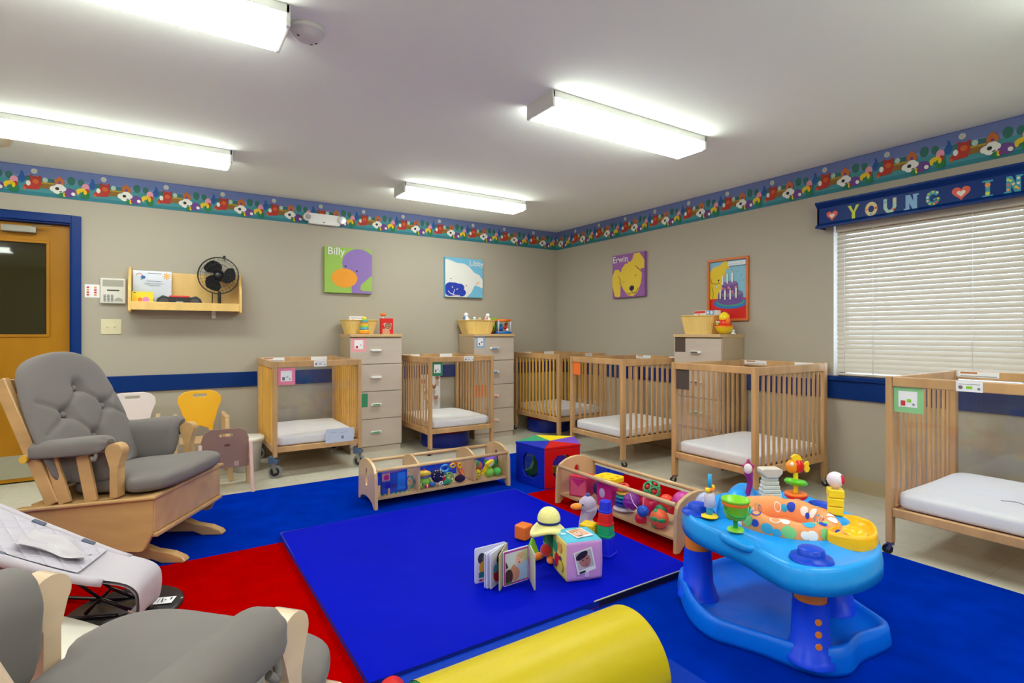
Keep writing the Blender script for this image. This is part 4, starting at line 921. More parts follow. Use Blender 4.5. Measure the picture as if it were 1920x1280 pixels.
    for b in btn:
        if b[1] < .1: continue
        p = Vector((-.175 + rock, b[0], .415)) + up * (b[1] + .04) + nrm * (.034); mb = MB(); mb.ball(tuple(p), (.017, .017, .012), m_grey, 14, 10, rot=Matrix.Rotation(R(67), 3, 'Y')); mb.build('button', t)
    return t
glider('maple glider chair with a grey buttoned back, standing before the door', (-4.357, -1.986), -31)
glider('maple glider chair with grey arm cushions seen from behind, next to the quilted bouncer', (-4.34, -4.242), 41.9, -.07, .9, M('pale_glider_wood', (228, 200, 168), .25, grain=(.12, (2.2, 9, 9)), coat=.6))

# ================================================================== BABY BOUNCERS
m_quilt = bpy.data.materials.new('quilted_cotton'); m_quilt.use_nodes = True
nt = m_quilt.node_tree; p = nt.nodes['Principled BSDF']; p.inputs['Base Color'].default_value = lin((188, 182, 194)); p.inputs['Roughness'].default_value = .9
tc = nt.nodes.new('ShaderNodeTexCoord'); mp = nt.nodes.new('ShaderNodeMapping'); mp.inputs['Rotation'].default_value = (0, 0, R(45)); mp.inputs['Scale'].default_value = (21, 21, 1)
ck = nt.nodes.new('ShaderNodeTexVoronoi'); ck.distance = 'CHEBYCHEV'; ck.inputs['Scale'].default_value = 1.0; ck.inputs['Randomness'].default_value = 0.0; ck.voronoi_dimensions = '2D'
bm_ = nt.nodes.new('ShaderNodeBump'); bm_.inputs['Strength'].default_value = .35; bm_.inputs['Distance'].default_value = .012; bm_.invert = True
pw = nt.nodes.new('ShaderNodeMath'); pw.operation = 'POWER'; pw.inputs[1].default_value = 5
sc_ = nt.nodes.new('ShaderNodeMath'); sc_.operation = 'MULTIPLY'; sc_.inputs[1].default_value = 2.0
nt.links.new(tc.outputs['Object'], mp.inputs[0]); nt.links.new(mp.outputs[0], ck.inputs['Vector']); nt.links.new(ck.outputs['Distance'], sc_.inputs[0]); nt.links.new(sc_.outputs[0], pw.inputs[0]); nt.links.new(pw.outputs[0], bm_.inputs['Height']); nt.links.new(bm_.outputs[0], p.inputs['Normal'])
m_soft = M('bouncer_cotton', (186, 178, 188), .9, bump=(.15, 200, .001), sheen=.3)
bt = thing('baby_bouncer', 'pale quilted baby bouncer on a round black base plate beside the buttoned glider chair', 'baby bouncer', (-4.318, -2.905, .0125), R(160))
path = [(.035, .055), (.012, .045), (-.006, .065), (-.012, .125), (-.002, .165), (.04, .19), (.12, .215), (.22, .255), (.35, .315), (.48, .38), (.62, .455), (.76, .53), (.86, .575)]
wid = [.19, .2, .205, .21, .215, .22, .24, .265, .29, .31, .33, .34, .32]
pp = spl([(a, b, w) for (a, b), w in zip(path, wid)], 5)
def bsurf(i0, i1, off, bow=.010, wsc=1.0):
    def f(u, v):
        k = i0 + (i1 - i0) * u; i = min(int(k), len(pp) - 2); f_ = k - i; q = pp[i].lerp(pp[i + 1], f_); d = (pp[i + 1] - pp[i]); d.z = 0
        n = Vector((-d.y, d.x, 0)).normalized() if d.length > 0 else Vector((0, 1, 0)); s_ = 2 * v - 1
        o_ = off + bow * abs(s_) ** 3
        return (q.x + n.x * o_, s_ * q.z / 2 * wsc, q.y + n.y * o_)
    return f
N_ = len(pp) - 1
mb = MB(); mb.grid(bsurf(0, N_, 0), 70, 16, m_soft); mb.grid(bsurf(0, N_, .012), 70, 16, m_soft); mb.build('seat_fabric', bt)
mb = MB(); mb.grid(bsurf(33, N_ - 1, .022, .004, .86), 60, 24, m_quilt); mb.grid(bsurf(33, N_ - 1, .014, .004, .86), 10, 24, m_quilt); mb.build('quilted_liner', bt)
for s in (-1, 1):
    mb = MB(); mb.tube([(pp[i].x, s * pp[i].z / 2 * 1.0, pp[i].y + .012) for i in range(28, N_ + 1, 2)], [.014 + .006 * min(1, (i - 28) / 12) for i in range(28, N_ + 1, 2)], m_soft, 12); mb.build('side_bolster', bt)
def sling(u, v): 
    x = .2 + .42 * u; z = .24 + .5 * (x - .2) - .085 * math.sin(PI * u) ; s_ = 2 * v - 1
    return (x, s_ * .15, z - .03 * (1 - s_ * s_))
mb = MB(); mb.grid(sling, 24, 12, C3(206, 176, 176, .9)); mb.nonorm = True; mb.build('back_sling', bt)
# folded restraint flap
def flap(u, v):
    x = .19 + .2 * u; s_ = 2 * v - 1; zz = .243 + .5 * (x - .17)
    return (x + .01 * math.sin(5 * v), s_ * (.045 + .045 * u) + .01 * math.sin(9 * u), zz + .022 + .010 * math.sin(7 * u + 2 * s_) * (1 - u * .3) + .008 * math.sin(14 * v))
mb = MB(); mb.grid(flap, 26, 22, M('flap_cotton', (192, 186, 192), .9, bump=(.4, 30, .004))); mb.nonorm = True; mb.build('restraint_flap', bt)
for x, s in ((.40, 1), (.42, -1), (.24, -1)):
    q_ = min(pp, key=lambda q: abs(q.x - x) + (1 if q.y < .1 else 0)); mb = MB(); mb.bar((x - .022, s * (q_.z / 2 - .012), q_.y + .026 - .011), (x + .022, s * (q_.z / 2 - .012), q_.y + .026 + .011), .022, .012, C3(84, 92, 112)); mb.build('toggle', bt, bevel=.003)
mb = MB(); mb.box(.55, .58, .155, .17, .455, .462, C3(230, 90, 60)); mb.build('brand_tab', bt)
mb = MB(); mb.lathe([(0, 0), (.205, 0), (.205, .006), (.19, .015), (0, .02)], M('base_plate', (36, 32, 36), .35), (.105, -.125, 0), 48); mb.build('base_plate', bt)
mb = MB(); A = Art(mb, (-.02, -.16, .021), (0, 1, 0), (-1, 0, 0), (0, 0, 1), .0006); A.rect(0, .06, -.02, .05, m_paper); A.line([(.008, .036), (.03, .036)], .006, BLK); A.line([(.01, .002), (.05, .01)], .005, BLK); A.line([(.012, -.008), (.05, -.006)], .003, m_dark); A.ell(.03, .018, .005, .004, m_dark); A.rect(.02, .034, .075, .083, C3(150, 140, 140)); mb.build('sticker', bt)
m_rod = M('frame_rod', (40, 34, 40), .2, metal=.5)
for y in (-.19, -.04): mb = MB(); mb.tube(spl([(.10, y, .02), (.2, y, .024), (.42, y * 1.3 - .03, .012), (.52, y * 1.3 - .03, .012)]), .0075, m_rod); mb.build('floor_rod', bt)
mb = MB(); mb.tube(spl([(.52, -.277, .012), (.57, -.2, .012), (.57, -.14, .012), (.52, -.082, .012)]), .0075, m_rod); mb.build('rear_bow', bt)
for y in (-.15, -.06): mb = MB(); mb.tube([(.06, y, .025), (.17, y, .085), (.22, y, .03)], .008, C3(40, 24, 36, .15)); mb.tube([(.17, y, .085), (.3, y, .2)], .006, m_rod); mb.build('hinge_arm', bt)
mb = MB(); mb.tube(spl([(.03, .04, .07), (.0, .06, .06), (.0, .10, .03), (.02, .13, .01)]), .003, C3(206, 170, 160), 6); mb.build('loose_strap', bt)
# a second bouncer seat, folded flat, mostly hidden by the front glider
t = thing('quilted_seat_cover', 'cream quilted seat cover lying between the two glider chairs by the black floor rods', 'seat cover', (-4.47, -3.10, .012), R(155))
def qc(u, v):
    x = -.04 + .3 * u; s_ = 2 * v - 1; return (x, s_ * (.10 + .07 * u), .05 + .10 * u * (1 - .4 * u) + .01 * math.cos(3 * s_))
def qb(u, v): a = qc(u, v); return (a[0], a[1], a[2] - .02)
m_q2 = M('cream_cotton', (224, 220, 206), .9, bump=(.5, 12, .01)); mb = MB(); mb.grid(qc, 24, 16, m_q2); mb.grid(qb, 24, 16, m_q2); mb.build('cover_fabric', t)
mb = MB(); mb.tube([(-.03, -.09, .008), (.25, -.14, .008), (.25, .14, .008), (-.03, .09, .008)], .008, m_rod, 8, closed=True); mb.build('floor_frame', t)
mb = MB(); mb.tube([(.0, -.08, .01), (.02, -.08, .055)], .008, m_rod, 8); mb.tube([(.0, .08, .01), (.02, .08, .055)], .008, m_rod, 8); mb.tube([(.25, .1, .01), (.22, .1, .1)], .008, m_rod, 8); mb.build('support_rod', t)

# ================================================================== SMALL CHAIRS AT THE BACK WALL
def hi_chair(label, loc, col, arms=True):
    t = thing('feeding_chair', label, 'chair', (loc[0], loc[1], 0), loc[2])
    w = .155
    def bk(off):
        pts = [(-.085, -.24), (-.1, -.16), (-.13, -.04), (-w, .03), (-w + .005, .075), (-w + .04, .108), (-.07, .12), (.07, .12), (w - .04, .108), (w - .005, .075), (w, .03), (.13, -.04), (.1, -.16), (.085, -.24), (.075, -.24), (.06, -.19), (.0, -.165), (-.06, -.19), (-.075, -.24)]
        return [(x, z + .565) for x, z in pts]
    mb = MB(); mb.prism(bk(0), -.008, .008, col, 'y', holes=[[(-.045, .635), (.045, .635), (.05, .645), (.045, .657), (-.045, .657), (-.05, .645)]]); mb.build('backrest', t, bevel=.004)
    mb = MB(); mb.box(-.15, .15, -.3, -.01, .3, .318, m_maple); mb.build('seat', t, bevel=.006)
    for sx in (-1, 1):
        for y0, y1 in ((-.30, -.36), (0.0, .06)):
            mb = MB(); mb.bar((sx * .17, y0, .48), (sx * .19, y1, 0), .03, .04, m_maple, (0, 1, 0)); mb.build('leg', t, bevel=.005)
        if arms: mb = MB(); mb.box(sx * .17 - .016, sx * .17 + .016, -.31, .02, .475, .505, m_maple); mb.build('armrest', t, bevel=.008)
    mb = MB(); mb.box(-.17, .17, -.27, -.25, .12, .14, m_maple); mb.build('footrest', t, bevel=.003)
    return t
hi_chair('wooden feeding chair with a pinkish white back under the navy chair rail', (-4.44, -.28, 0), C3(226, 214, 214, .35))
hi_chair('wooden feeding chair with a yellow back against the wall', (-3.985, -.40, 0), C3(240, 180, 40, .35), True)
t = thing('toddler_chair', 'small wooden toddler chair with a brown plywood back before the yellow backed chair', 'chair', (-3.86, -1.09, 0), R(-2))
m_ply = M('brown_laminate', (152, 118, 106), .45, vary=(.05, 6))
o_ = [(-.155, .18), (-.155, .38), (-.14, .43), (-.10, .462), (.09, .462), (.13, .44), (.15, .39), (.15, .18)]
mb = MB(); mb.prism(o_, -.008, .008, m_ply, 'y', holes=[rrect(-.04, .05, .405, .428, .01, 3)]); mb.build('backrest', t, bevel=.004)
mb = MB(); A = Art(mb, (0, -.0085, 0), (1, 0, 0), (0, 0, 1), (0, -1, 0), .0005); A.ell(.01, .345, .02, .01, C3(110, 60, 60)); A.rect(.055, .085, .19, .225, C3(190, 160, 150)); mb.build('makers_mark', t)
for sx in (-1, 1):
    mb = MB(); mb.bar((sx * .16, -.02, .36), (sx * .168, -.1, 0), .024, .04, C3(222, 184, 170, .4), (0, 1, 0)); mb.build('leg', t, bevel=.005)
    mb = MB(); mb.bar((sx * .16, .2, .25), (sx * .165, .24, 0), .024, .04, m_maple, (0, 1, 0)); mb.build('leg', t, bevel=.005)
    mb = MB(); mb.box(sx * .16 - .012, sx * .16 + .012, -.03, .21, .23, .27, m_maple); mb.build('side_rail', t, bevel=.003)
mb = MB(); mb.box(-.15, .15, .01, .24, .215, .23, m_maple); mb.build('seat', t, bevel=.004)
t = thing('lidded_bin', 'white lidded tub on the floor beside the pink card crib', 'bin', (-3.645, -.46, 0))
mb = MB(); mb.lathe([(0, 0), (.1, 0), (.12, .24), (.122, .26)], M('bin_plastic', (206, 204, 204), .3), n=40, sx=1.0); mb.build('bin_body', t)
mb = MB(); mb.lathe([(.0, .288), (.1, .286), (.112, .278), (.13, .285), (.135, .27), (.134, .25), (.126, .248)], M('bin_lid', (232, 230, 222), .4), n=40, sx=1.0); mb.build('lid', t)

# ================================================================== TOY SHELVES
def toy_shelf(label, loc, rz, Lg, dividers, tint):
    t = thing('toy_shelf', label, 'toy shelf', loc, rz); D = .35
    prof = [(.0, 0), (.005, .20), (.012, .235), (.035, .262), (.08, .285), (.13, .298), (.175, .302), (.22, .298), (.27, .285), (.315, .262), (.338, .235), (.345, .2), (.35, 0), (.32, 0), (.29, .028), (.24, .045), (.175, .052), (.11, .045), (.06, .028), (.03, 0)]
    for x in (0, Lg - .022): mb = MB(); mb.prism(prof, x, x + .022, m_maple, 'x', holes=[circ(.175, .18, .024, 20, .06)]); mb.build('end_panel', t, bevel=.004)
    for y in (.02, .33): mb = MB(); mb.cyl((.02, y, .248), (Lg - .02, y, .248), .0125, m_maple, 16); mb.build('rail', t)
    mb = MB(); mb.box(.022, Lg - .022, .03, .32, .055, .067, m_maple); mb.build('bottom_board', t)
    for y in (.022, .326): mb = MB(); mb.box(.022, Lg - .022, y, y + .003, .06, .24, clear('shelf_acrylic', (.97, .97, .975), .08)); mb.build('clear_panel', t)
    for x in dividers:
        mb = MB(); mb.prism([(.03, .068), (.32, .068), (.32, .235), (.29, .262), (.23, .285), (.175, .292), (.12, .285), (.06, .262), (.03, .235)], x - .007, x + .007, m_maple, 'x'); mb.build('divider', t, bevel=.002)
    return t
toy_shelf('low maple toy shelf with three clear-sided bays at the far edge of the play mat', (-3.10, -2.10, .012), 0, 1.04, (.32, .755), None)
toy_shelf('low maple toy shelf along the window side of the play mat, full of balls', (-2.03, -2.60, .012), R(-90), 1.02, (), None)
S1 = lambda x, y, z: (x, y, z)
ZB = .081
# bay one
t = thing('cloth_activity_book', 'blue cloth activity book with striped fringe in the door side bay of the toy shelf', 'toy book', (-3.03, -2.015, ZB), R(4))
mb = MB(); mb.box(0, .185, -.016, .016, 0, .15, C3(24, 70, 190, .8)); mb.build('book_body', t, bevel=.006)
mb = MB(); A = Art(mb, (0, -.0165, 0), (1, 0, 0), (0, 0, 1), (0, -1, 0), .0006); A.rect(.11, .168, .02, .135, C3(24, 120, 236, .7)); A.rect(.08, .11, .06, .15, C3(20, 80, 190)); A.rect(.0, .055, .09, .145, C3(200, 150, 150)); A.ell(.03, .115, .02, .018, C3(190, 40, 120)); A.ell(.04, .06, .022, .02, C3(20, 30, 180)); A.ell(.085, .05, .012, .014, C3(90, 50, 130)); A.rect(.04, .055, .0, .04, C3(210, 150, 120))
for i in range(12): A.rect(i * .0155, i * .0155 + .008, -.006, .008, C3(200, 190, 120) if i % 2 else GRN)
for i in range(9): A.rect(.183, .19, i * .0165, i * .0165 + .008, C3(200, 190, 160) if i % 2 else GRN)
A.rect(.0, .13, .146, .153, C3(160, 90, 160)); mb.build('applique', t)
t = thing('teether_ring', 'teal linked teether ring beside the cloth activity book', 'toy', (-2.82, -2.0, ZB)); mb = MB(); mb.tube(circ3 := [(.03 * math.cos(a), .0, .05 + .045 * math.sin(a)) for a in [2 * PI * i / 6 for i in range(6)]], .006, TEAL, 8, closed=True); mb.build('ring', t)
# bay two
t = thing('popper_toy', 'lime frog toy with a yellow domed lid in the middle bay of the toy shelf', 'toy', (-2.715, -2.0, ZB))
mb = MB(); mb.ball((0, 0, .04), (.05, .04, .035), LIME); mb.ball((-.04, -.02, .02), (.026, .024, .02), LIME); mb.ball((.045, -.015, .018), (.024, .02, .018), LIME); mb.build('body', t)
mb = MB(); mb.cyl((0, 0, .065), (0, 0, .09), .032, C3(150, 150, 190, .3)); mb.build('window_ring', t)
mb = MB(); mb.lathe([(0, .118), (.02, .115), (.042, .105), (.05, .094), (.046, .088), (0, .088)], YEL); mb.build('lid', t); mb = MB(); mb.ball((0, 0, .122), .009, RED, 12, 8); mb.build('knob', t)
for x in (-.055, -.03): mb = MB(); mb.ball((x, -.042, .03), .006, BLK, 8, 6); mb.build('eye', t)
def ballt(nm, lb, c, r, m, cat='ball', **k):
    mb = MB(); mb.ball((0, 0, 0), r, m, 24, 16, **k); return tag(mb.build(nm, loc=c), lb, cat)
t = thing('dotted_ball', 'dark navy soft ball with white dots in the middle bay of the toy shelf', 'ball', (-2.612, -2.0, .145)); mb = MB(); mb.ball((0, 0, 0), .047, C3(22, 16, 50, .8), 24, 16); mb.build('ball_body', t)
rn = random.Random(5)
for i in range(14):
    a, b_ = rn.uniform(-2.6, -.3), rn.uniform(-.2, 1.2); p_ = (.047 * math.cos(b_) * math.cos(a), .047 * math.cos(b_) * math.sin(a), .047 * math.sin(b_)); mb = MB(); mb.ball(p_, .0045, WHT, 8, 6); mb.build('dot', t)
mb = MB(); mb.ball((.035, -.03, -.02), (.016, .01, .02), RED, 10, 8); mb.build('fin', t)
t = thing('bead_rattle', 'light blue looped bead rattle above the dotted ball', 'rattle', (-2.555, -1.99, .19)); mb = MB(); mb.tube([(.03 * math.cos(a), -.01, .022 * math.sin(a)) for a in [2 * PI * i / 14 for i in range(14)]], .008, SKY, 8, closed=True); mb.build('loop', t)
for i in range(5): mb = MB(); mb.ball((.04 * math.cos(i * 1.1), -.015, .03 * math.sin(i * 1.1) - .01), .009, C3(30, 110, 220), 10, 8); mb.build('bead', t)
t = thing('frame_rattle', 'orange and yellow open frame rattle on top of the toys in the middle bay', 'rattle', (-2.46, -2.0, .15), R(10))
mb = MB(); mb.tube([(-.06, 0, .06), (-.02, 0, .075), (.0, 0, .05), (-.04, 0, .035)], .008, ORA, 8, closed=True); mb.tube([(-.01, 0, .07), (.03, 0, .05), (.065, 0, -.03), (.045, 0, -.04), (.01, 0, .03)], .008, ORA, 8, closed=True); mb.build('frame_loop', t)
mb = MB(); mb.tube([(-.04 + .02 * math.cos(a), -.008, .055 + .012 * math.sin(a)) for a in [2 * PI * i / 12 for i in range(12)]], .006, YEL, 8, closed=True); mb.tube([(.02 + .014 * math.cos(a), -.008, .045 + .016 * math.sin(a)) for a in [2 * PI * i / 12 for i in range(12)]], .006, YEL, 8, closed=True); mb.build('yellow_ring', t)
def lattice(nm, lb, c, r, m, inner=None, cat='ball'):
    t = thing(nm, lb, cat, c); mb = MB(); fi = (1 + 5 ** .5) / 2
    V = [Vector(v).normalized() for v in ([(0, s1, s2 * fi) for s1 in (-1, 1) for s2 in (-1, 1)] + [(s1, s2 * fi, 0) for s1 in (-1, 1) for s2 in (-1, 1)] + [(s2 * fi, 0, s1) for s1 in (-1, 1) for s2 in (-1, 1)])]
    for v in V:
        a = v.orthogonal().normalized(); b_ = v.cross(a); q = .52
        mb.tube([(v * math.cos(q) + (a * math.cos(w_) + b_ * math.sin(w_)) * math.sin(q)) * r for w_ in [2 * PI * i / 14 for i in range(14)]], r * .085, m, 6, closed=True)
    mb.build('lattice_shell', t)
    if inner:
        for v in V: mb = MB(); mb.ball(tuple(v * r * .86), r * .2, inner, 10, 8); mb.build('window_dot', t)
    return t
lattice('lattice_ball', 'lime green open lattice ball in the middle bay of the toy shelf', (-2.52, -1.99, .118), .037, C3(120, 200, 90))
t = thing('soccer_ball_toy', 'tiny black and white soccer ball toy at the bottom of the middle bay', 'ball', (-2.605, -2.04, .098)); mb = MB(); mb.ball((0, 0, 0), .017, WHT, 16, 12); mb.build('ball_body', t)
for a in ((-.5, -1, .3), (.4, -1, -.2), (0, -1, .9), (-.1, -1, -.8)): v = Vector(a).normalized() * .0145; mb = MB(); mb.ball(tuple(v), .005, BLK, 8, 6); mb.build('patch', t)
t = thing('bug_rattle', 'green bug rattle at the bottom of the middle bay beside the tiny soccer ball', 'toy', (-2.555, -2.03, .104)); mb = MB(); mb.ball((0, 0, 0), (.028, .018, .022), GRN); mb.build('body', t)
for i in range(5): mb = MB(); mb.cyl((-.02 + .01 * i, -.012, -.012), (-.022 + .011 * i, -.016, -.022), .002, BLK, 6); mb.build('leg', t)
t = thing('cat_rattle', 'small blue rattle with a red and white tail low in the middle bay', 'toy', (-2.665, -2.03, .1)); mb = MB(); mb.ball((0, 0, 0), (.024, .016, .018), C3(40, 110, 180)); mb.build('body', t)
for i in range(3): mb = MB(); mb.ball((-.034 - .008 * i, 0, -.004), (.007, .012, .014), (RED, WHT, RED)[i], 10, 8); mb.build('tail_segment', t)
ballt('soft_pouch', 'dark plum soft pouch toy at the corner of the middle bay', (-2.445, -2.02, .106), (.042, .025, .025), C3(34, 10, 34, .9), 'toy')
# bay three
t = thing('toy_banana', 'yellow plush banana with a white belly, top of the end bay by the play cube', 'toy food', (-2.215, -2.02, .165), R(0)); mb = MB()
mb.tube(spl([(-.055, 0, -.06), (-.03, 0, -.035), (.0, 0, .0), (.03, 0, .02), (.05, 0, .04)]), [.006] + [.013] * 5 + [.018] * 6 + [.026] * 6 + [.024] * 4 + [.014] * 2 + [.005], C3(240, 214, 20, .7), 12); mb.build('banana_body', t)
mb = MB(); mb.ball((.02, -.022, .012), (.026, .008, .01), C3(220, 214, 224), 14, 10, rot=Matrix.Rotation(R(-35), 3, 'Y')); mb.build('belly', t)
t = thing('toy_eggplant', 'brown and green plush vegetable behind the plush banana', 'toy food', (-2.275, -1.985, .165)); mb = MB(); mb.ball((0, 0, 0), (.034, .03, .038), C3(176, 92, 60, .8)); mb.build('vegetable_body', t); mb = MB(); mb.ball((-.02, 0, .02), (.026, .028, .03), GRN); mb.build('leaf_cap', t)
t = thing('smiley_plush', 'yellow smiling plush with black eyes low in the end bay', 'toy', (-2.305, -2.035, .12)); mb = MB(); mb.ball((0, 0, 0), (.024, .02, .036), C3(236, 214, 20, .8)); mb.build('body', t)
for x in (-.008, .008): mb = MB(); mb.ball((x, -.019, .012), .004, BLK, 8, 6); mb.build('eye', t)
mb = MB(); mb.tube(spl([(-.01, -.02, -.004), (0, -.021, -.012), (.01, -.02, -.004)]), .0015, BLK, 6); mb.build('mouth', t)
ballt('toy_pear', 'light green plush pear at the bottom of the end bay', (-2.2, -2.02, .118), (.036, .03, .036), C3(130, 214, 90, .8), 'toy food')
ballt('green_ball', 'small mid green ball right of the plush pear', (-2.13, -2.02, .113), .031, C3(80, 200, 100, .7))
t = thing('two_tone_ball', 'large green and violet soft ball in the upper corner of the end bay', 'ball', (-2.135, -1.93, .165)); mb = MB(); mb.ball((0, 0, 0), .052, C3(20, 150, 80, .7), 28, 18); mb.build('ball_body', t); mb = MB(); mb.lathe([(.0535 * math.cos(R(a)), .0535 * math.sin(R(a))) for a in (30, 45, 60, 75, 89)], PUR); mb.build('violet_cap', t)

# second shelf (faces the mat): world x about -1.92
t = thing('soft_block', 'red soft cube with pink faces at the play cube end of the ball shelf', 'block', (-1.90, -2.73, .081), R(25)); MB().box(-.065, .065, -.065, .065, 0, .13, C3(210, 30, 50, .7)).build('block_body', t, bevel=.006, seg=3)
mb = MB(); A = Art(mb, (-.066, 0, .065), (0, -1, 0), (0, 0, 1), (-1, 0, 0), .0006); A.rect(-.055, .055, -.055, .055, C3(226, 90, 110, .7)); A.poly([(-.05, .05), (.05, .05), (0, 0)], C3(200, 20, 100, .7)); mb.build('face_panel', t)
ballt('navy_ball', 'dark navy ball standing behind the yellow shape sorter', (-1.85, -2.865, .145), .056, C3(34, 34, 90, .5))
t = thing('shape_sorter', 'shape sorter tub with a yellow cut-out lid and pink body in the ball shelf', 'toy', (-1.90, -2.985, .081), R(8)); mb = MB(); mb.prism(rrect(-.055, .055, -.062, .062, .02), 0, .15, C3(214, 30, 110)); mb.build('tub', t, bevel=.004)
mb = MB(); mb.prism(rrect(-.068, .068, -.078, .078, .03), .15, .178, YEL, 'z', holes=[circ(-.03, -.05, .017), rrect(.01, .045, -.06, -.03, .004, 2), [(-.045, .02), (-.015, .02), (-.03, .05)], circ(.028, .03, .015, 6)]); mb.build('lid', t, bevel=.006, seg=3)
mb = MB(); mb.ball((-.056, .01, .08), (.008, .022, .03), C3(200, 180, 220)); mb.build('sticker', t)
t = thing('stacking_rings', 'rainbow stacking ring tower on a white rocker in the ball shelf', 'toy', (-1.91, -3.125, .081))
mb = MB(); mb.ball((0, 0, .018), (.066, .066, .018), C3(226, 214, 220)); mb.build('rocker_base', t)
for i, (r_, m) in enumerate(((.06, C3(20, 50, 170)), (.056, C3(20, 90, 190)), (.051, TEAL), (.046, YEL), (.04, ORA), (.034, C3(230, 70, 60)))): mb = MB(); mb.lathe([(.014, -.0), (r_ * .7, -.008), (r_, 0), (r_ * .7, .012), (.014, .008)], m, (0, 0, .042 + i * .022), 28); mb.build('ring', t)
t = thing('ribbed_ball', 'purple ribbed rubber ball next to the rainbow rings', 'ball', (-1.945, -3.222, .17)); mb = MB()
def rb(u, v): a = 2 * PI * u; th = PI * (v - .5); r_ = .048 * (1 + .05 * abs(math.cos(6 * a))) ; return (r_ * math.cos(th) * math.cos(a), r_ * math.sin(th), r_ * math.cos(th) * math.sin(a))
mb.grid(rb, 72, 20, C3(140, 36, 150, .4), wrap_u=True); mb.build('ball_body', t)
lattice('lattice_ball', 'green and white lattice ball with red windows, topmost in the ball shelf', (-1.86, -3.30, .245), .05, C3(60, 160, 110), C3(214, 50, 50))
ballt('red_ball', 'large plain red ball in the middle of the ball shelf', (-1.86, -3.275, .145), .055, C3(220, 24, 40, .3))
ballt('orange_red_ball', 'small orange-red ball peeking over the front rail of the ball shelf', (-1.85, -3.40, .20), .04, C3(236, 60, 20, .3))
ballt('magenta_ball', 'magenta ball at the exersaucer end of the ball shelf, highest there', (-1.82, -3.49, .215), .058, C3(190, 50, 150, .4))
ballt('violet_ball', 'violet ball below the magenta one in the ball shelf', (-1.79, -3.545, .125), .04, C3(140, 30, 110, .4))
t = thing('pull_toy', 'bright blue bead ball with a white cord against the clear front of the ball shelf', 'toy', (-1.975, -3.34, .15)); mb = MB(); mb.ball((0, 0, 0), .033, C3(20, 90, 210, .3), 22, 16); mb.build('bead', t)
mb = MB(); mb.tube(spl([(.0, .03, .0), (-.005, .07, .03), (0, .10, .075)]), .002, WHT, 6); mb.tube(spl([(.0, .03, -.01), (-.008, .08, -.02), (0, .13, .0)]), .0016, WHT, 6); mb.tube(spl([(0, .0, .03), (.01, .005, .09)]), .002, WHT, 6); mb.build('cord', t)
ballt('small_red_ball', 'small glossy red ball under the blue bead ball', (-1.965, -3.315, .10), .034, C3(226, 30, 24, .25))
ballt('dark_green_ball', 'dull green ball behind the orange cut-out ball', (-1.88, -3.385, .15), .034, C3(50, 140, 90, .5))
t = thing('cutout_ball', 'orange rubber ball with green slots at the exersaucer end of the ball shelf', 'ball', (-1.95, -3.435, .13)); mb = MB(); mb.ball((0, 0, 0), .052, C3(240, 100, 24, .45), 28, 18); mb.build('ball_body', t)
for d_ in ((-1, -.1, .2), (-.3, .3, 1), (-.5, .9, -.3), (-.5, -.9, .1), (-.8, .3, -.9)):
    v = Vector(d_).normalized(); q = v.to_track_quat('Z', 'Y').to_matrix(); mb = MB(); mb.ball(tuple(v * .047), (.024, .013, .008), C3(30, 160, 80), 14, 8, rot=q); mb.build('slot', t)

# ================================================================== PLAY CUBE (pentagon)
t = thing('play_cube', 'five-sided soft play tent cube with windows and a rainbow pie top', 'soft play block', (-1.711, -2.125, .012))
cols = [C3(24, 158, 112, .4), C3(0, 34, 176, .5, spec=.25), C3(196, 4, 10, .5, spec=.25), C3(110, 66, 200, .4), C3(240, 214, 0, .4)]
PV = [(-.238, .125), (-.199, -.196), (.116, -.224), (.276, .044), (.044, .249)]
hh = .285
for i in range(5):
    a, b_ = Vector(PV[i] + (0,)), Vector(PV[(i + 1) % 5] + (0,)); u = (b_ - a); L_ = u.length; u.normalize(); nn = Vector((u.y, -u.x, 0))
    # wall colours: blue between v0,v1 ; red v1,v2 ; purple v2,v3 ; yellow v3,v4 ; green v4,v0
    m = (cols[1], cols[2], cols[3], cols[4], cols[0])[i]
    T = Matrix(((u.x, -nn.x, 0, a.x), (u.y, -nn.y, 0, a.y), (0, 0, 1, 0), (0, 0, 0, 1)))
    mb = MB(); mb.T = T; hx, hz = L_ / 2, .145; oc = [(hx - .085, hz - .04), (hx - .05, hz - .085), (hx + .05, hz - .085), (hx + .085, hz - .04), (hx + .085, hz + .045), (hx + .045, hz + .09), (hx - .045, hz + .09), (hx - .085, hz + .045)]
    mb.prism([(0, 0), (L_, 0), (L_, hh), (0, hh)], 0, .028, m, 'y', holes=[oc]); mb.build('side_panel', t, bevel=.006)
    mb = MB(); mb.T = T; mb.prism([(x, z) for x, z in oc], .012, .015, clear('tent_window', (.9, .88, .86), .12), 'y'); mb.build('window_film', t)
for i in range(5):
    # top wedges meet in the middle
    a, b_ = PV[i], PV[(i + 1) % 5]; m = (cols[1], cols[2], cols[3], cols[4], cols[0])[i]
    mb = MB(); mb.prism([(a[0] * 1.01, a[1] * 1.01), (b_[0] * 1.01, b_[1] * 1.01), (0, 0)], hh, hh + .02, m); mb.build('top_wedge', t, bevel=.003)
ballt('green_half_ball', 'green ball seen inside the play cube window', (-1.74, -2.06, .262 - .06), (.045, .045, .045), C3(20, 120, 70, .4))

